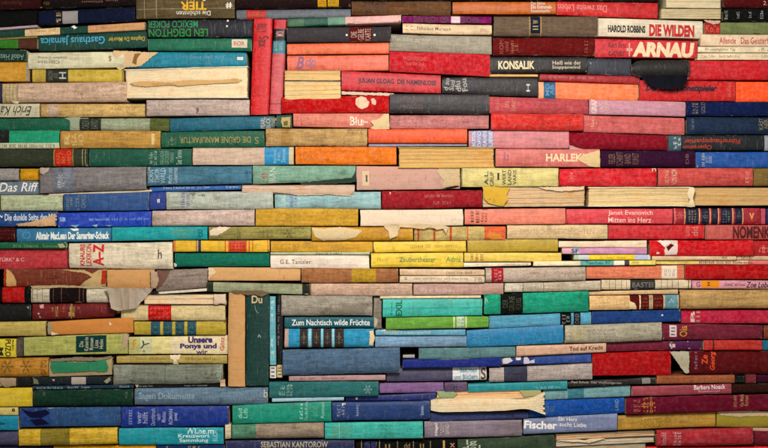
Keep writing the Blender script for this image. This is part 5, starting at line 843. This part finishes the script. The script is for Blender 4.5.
def conform(bk, bm, yoff, flat=False, curl=0.0, step=0.012):
    """lay a flat outline given in photo pixels on the book's surface"""
    for v in bm.verts:
        u, t = bk.ut(v.co.x, v.co.y); v.co = Vector((u * bk.L, t * bk.T, v.co.z))
    if not flat:
        cuts = [(t * bk.T, 1) for t in bk.tg[1:-1]]
        xs = [v.co.x for v in bm.verts]
        if xs:
            lo, hi = min(xs), max(xs); m = int((hi - lo) / step)
            cuts += [(lo + (i + 1) * (hi - lo) / (m + 1), 0) for i in range(m)]
            ys = [v.co.y for v in bm.verts]; ylo, yhi = min(ys), max(ys)
            for c, ax in cuts:
                if (ax == 1 and ylo < c < yhi) or ax == 0:
                    co = Vector((c, 0, 0)) if ax == 0 else Vector((0, c, 0)); no = Vector((1, 0, 0)) if ax == 0 else Vector((0, 1, 0))
                    bmesh.ops.bisect_plane(bm, geom=bm.verts[:] + bm.edges[:] + bm.faces[:], plane_co=co, plane_no=no)
    for v in bm.verts:
        u, t = v.co.x / bk.L, v.co.y / bk.T
        extra = 0
        if curl: extra = curl * (0.5 + 1.0 * noise.noise(Vector((u * bk.L * 45, t * bk.T * 45, bk.seed + 3))))
        if curl > 0.005: extra += 0.0035 * abs(noise.noise(Vector((u * bk.L * 60 + t * bk.T * 45, t * bk.T * 20, bk.seed + 8))))
        v.co = bk.at(u, t, yoff + max(0, extra) + v.co.z)

def lettering(bk, root):
    d = bk.d; V = []; Fc = []; Cc = []
    slope = 0
    if not bk.vert: slope = ((bk.c[1][1] - bk.c[0][1]) + (bk.c[3][1] - bk.c[2][1])) / 2 / (bk.c[1][0] - bk.c[0][0])
    for t in d['text']:
        s_, x0, y0, x1, y1, hx = t[:6]; rot = t[6] if len(t) > 6 else 0
        if s_ not in READ and not d['plates'] and len(s_) > 1:       # rubbed gilt and print has sunk into the cloth
            under = d['color']
            for b in d['bands']:
                if not bk.vert and b[0] <= (x0 + x1) / 2 <= b[1]: under = b[2]
            hx = '#' + ''.join('%02x' % int(int(hx[q:q+2], 16) * .72 + int(under[q:q+2], 16) * .28) for q in (1, 3, 5))
        key = tkey(t)
        g = keys[key]
        if not g: continue
        pts, fs, w_, h_ = g
        a = math.radians(rot); cx_, cy_ = (x0 + x1) / 2, (y0 + y1) / 2
        R = [(x * math.cos(a) - y * math.sin(a), x * math.sin(a) + y * math.cos(a)) for x, y in pts]
        xs = [p[0] for p in R]; ys = [p[1] for p in R]
        sx = (x1 - x0) / (max(xs) - min(xs) or 1); sy = (y1 - y0) / (max(ys) - min(ys) or 1)
        if len(s_) == 1 and s_ in '.,': sx = sy = min(sx, sy)
        mx_, my_ = (max(xs) + min(xs)) / 2, (max(ys) + min(ys)) / 2
        bm = bmesh.new()
        vv = [bm.verts.new((cx_ + (x - mx_) * sx, cy_ - (y - my_) * sy + slope * ((x - mx_) * sx) * (1 if rot in (0, 180) else 0), 0)) for x, y in R]
        for f in fs:
            try: bm.faces.new([vv[i] for i in f])
            except ValueError: pass
        off = 0.0003 + (0.0005 if d['plates'] else 0) + d['ty']
        conform(bk, bm, off, flat=(bk.k == 'pb' and (x1 - x0) < 30 and y1 - y0 < 12))
        c = alb(hx, min(740, max(25, cx_)), min(440, max(8, cy_)), min(1.0, d['wear'] * (.35 if s_ in READ else 1.2 if bk.k == 'hb' else .8)))
        b0 = len(V); bm.verts.index_update()
        V += [v.co.copy() for v in bm.verts]
        for f in bm.faces: Fc.append(tuple(b0 + v.index for v in f.verts)); Cc.append(c)
        bm.free()
    if V: finish('lettering', V, Fc, Cc, M['ink'], root, smooth=False)

def plate(bk, root, p):
    x0, y0, x1, y1, hx = p; bm = bmesh.new(); r = bk.rnd
    slope = ((bk.c[1][1] - bk.c[0][1]) + (bk.c[3][1] - bk.c[2][1])) / 2 / (bk.c[1][0] - bk.c[0][0])
    cx_ = (x0 + x1) / 2
    c_ = [(x0, y0), (x1, y0), (x1, y1), (x0, y1)]
    c_ = [(x, y + slope * (x - cx_)) for x, y in c_]
    ragged(bm, c_, r, 0.10)
    solid(bm, 0.0004); conform(bk, bm, 0.0001)
    c = alb(hx, cx_, (y0 + y1) / 2, .5)
    emit(bm, 'title_label', [c], M['paper'], root)

def ragged(bm, pts, r, amp):
    out = []
    n = len(pts)
    for i in range(n):
        a, b = pts[i], pts[(i+1) % n]; L = math.hypot(b[0]-a[0], b[1]-a[1]); m = max(1, int(L / 1.4))
        for k in range(m):
            f = k / m; x = a[0] + (b[0]-a[0]) * f; y = a[1] + (b[1]-a[1]) * f
            out.append((x + r.uniform(-amp, amp), y + r.uniform(-amp, amp)))
    vs2 = [bm.verts.new((x, y, 0)) for x, y in out]
    es = [bm.edges.new((vs2[i], vs2[(i+1) % len(vs2)])) for i in range(len(vs2))]
    bmesh.ops.triangle_fill(bm, use_beauty=True, use_dissolve=False, edges=es)

def solid(bm, th):
    r_ = bmesh.ops.extrude_face_region(bm, geom=bm.faces[:])
    for v in r_['geom']:
        if isinstance(v, bmesh.types.BMVert): v.co.z = th
def emit(bm, name, cols, mat, root):
    bm.verts.index_update(); V = [v.co.copy() for v in bm.verts]; Fc = [tuple(v.index for v in f.verts) for f in bm.faces]
    bm.free()
    if V: return finish(name, V, Fc, [cols[0]] * len(Fc), mat, root, smooth=True)

# ------------------------------------------------------------------ labels: what a book looks like and what it lies on or under
def words_(s): return len(s.replace('-', ' ').split())
def span(d):
    q = d['q']
    if d['kind'].startswith('v'): return min(q[1], q[4]), max(q[2], q[5]), q[0], q[3]
    return q[0], q[3], min(q[1], q[4]), max(q[2], q[5])
full = [(d['name'] + ' ' + d['feat']).strip() for d in BOOKS]
cnt = {}
for f in full: cnt[f] = cnt.get(f, 0) + 1
ncnt = {}
for d in BOOKS: ncnt[d['name']] = ncnt.get(d['name'], 0) + 1
def neighbours(i):
    x0, x1, y0, y1 = span(BOOKS[i]); x0, x1 = max(0, x0), min(768, x1); out = []
    for j, e in enumerate(BOOKS):
        if j == i: continue
        a0, a1, b0, b1 = span(e); a0, a1 = max(0, a0), min(768, a1)
        ox = min(x1, a1) - max(x0, a0); oy = min(y1, b1) - max(y0, b0)
        if ox > 8:
            if abs(b0 - y1) < 5: out.append((ox, 'on top of', j))
            if abs(b1 - y0) < 5: out.append((ox, 'under', j))
        if oy > 3 and (abs(a0 - x1) < 4 or abs(a1 - x0) < 4): out.append((oy * 2, 'beside', j))
    out.sort(key=lambda o: -(o[0] + 200 * (ncnt[BOOKS[o[2]]['name']] == 1)))
    return out
ART = lambda n: ('an ' if n[0] in 'aeiou' else 'a ')
used = set()
LABELS = []
for i, d in enumerate(BOOKS):
    best = full[i]
    for o in neighbours(i):
        nm = BOOKS[o[2]]['name']
        cand = f"{full[i]}, {o[1]} {ART(nm)}{nm}"
        if words_(cand) <= 16 and cand not in used:
            best = cand; break
    used.add(best); LABELS.append(best)

# ------------------------------------------------------------------ build every book
for i, d in enumerate(BOOKS):
    bk = Book(d, i); nm = d['name']
    if 'paperback' in nm: name, cat = 'paperback_book', 'paperback'
    elif 'booklet' in nm or 'strip' in nm: name, cat = 'booklet', 'booklet'
    elif 'magazine' in nm: name, cat = 'magazine', 'magazine'
    elif bk.k == 'fe' or bk.k == 'flare': name, cat = 'worn_book', 'book'
    else: name, cat = 'hardcover_book', 'book'
    root = bpy.data.objects.new(name, None); col.objects.link(root); root.empty_display_size = 0.01
    root.location = bk.o; root.rotation_euler = (0, bk.a, 0)
    root['label'] = LABELS[i]; root['category'] = cat; root['group'] = 'old books stacked into a wall'
    if bk.k == 'fe': edge_book(bk, root)
    elif bk.k == 'flare': fanned_book(bk, root)
    else: spine_cover(bk, root)
    for p in d['plates']: plate(bk, root, p)
    if d['text']: lettering(bk, root)
    if bk.k in ('hb', 'pb') and bk.T > 0.012 and d['wear'] >= .4 and bk.rnd.random() < .8:      # chips and frayed corners
        rr = bk.rnd; n_ = rr.choice([1, 1, 2, 3]); h_ = d['color'].lstrip('#')
        c0 = [int(h_[q_:q_+2], 16) for q_ in (0, 2, 4)]
        for _ in range(n_):
            f_ = rr.uniform(.35, .7); cc = '%02x%02x%02x' % tuple(int(a_ * (1 - f_) + b_ * f_) for a_, b_ in zip(c0, rr.choice([(205, 185, 145), (150, 125, 95), (60, 48, 38)])))
            end = rr.choice([0, 1]) if rr.random() < .7 else None
            u_ = (0.3 * rr.random() ** 2 * .05 if end == 0 else 1 - .3 * rr.random() ** 2 * .05) if end is not None else rr.random()
            t_ = rr.choice([0.02, .98]); x_, y_ = bk.px(u_, t_)
            if not (4 < x_ < 764 and 4 < y_ < 444): continue
            wx, wy = (rr.uniform(.7, 2.2), rr.uniform(.8, 3.0)) if end is not None else (rr.uniform(1.5, 5), rr.uniform(.4, 1.0))
            P4 = [(x_ + wx * math.cos(a_ * .9) * rr.uniform(.6, 1.2), y_ + wy * math.sin(a_ * .9) * rr.uniform(.6, 1.2)) for a_ in range(7)]
            P4 = [(min(max(px_, bk.px(0, .5)[0] + .2), bk.px(1, .5)[0] - .2) if not bk.vert else px_, py_) for px_, py_ in P4]
            u_t = [bk.ut(*p_) for p_ in P4]; P4 = [bk.px(min(1, max(0, a_)), min(.99, max(.01, b_))) for a_, b_ in u_t]
            bm = bmesh.new()
            try:
                ragged(bm, P4, rr, 0.15); solid(bm, 0.0002); conform(bk, bm, 0.0002, step=0.0045)
                emit(bm, 'worn_corner' if end is not None else 'frayed_patch', [alb(cc, x_, y_, .9)], M['paper'], root)
            except Exception: pass
    for pts, hx, off in d['torn']:
        bm = bmesh.new(); ragged(bm, pts, bk.rnd, 0.32); solid(bm, 0.0003)
        conform(bk, bm, max(0.00025, off), curl=off * 0.7 if off > 0.0015 else 0.0004, step=0.0028 if off > .004 else .0045)
        cx_ = sum(p[0] for p in pts) / len(pts); cy_ = sum(p[1] for p in pts) / len(pts)
        emit(bm, 'torn_paper', [alb(hx, cx_, cy_, .8)], M['paper'], root)
bpy.context.view_layer.update()
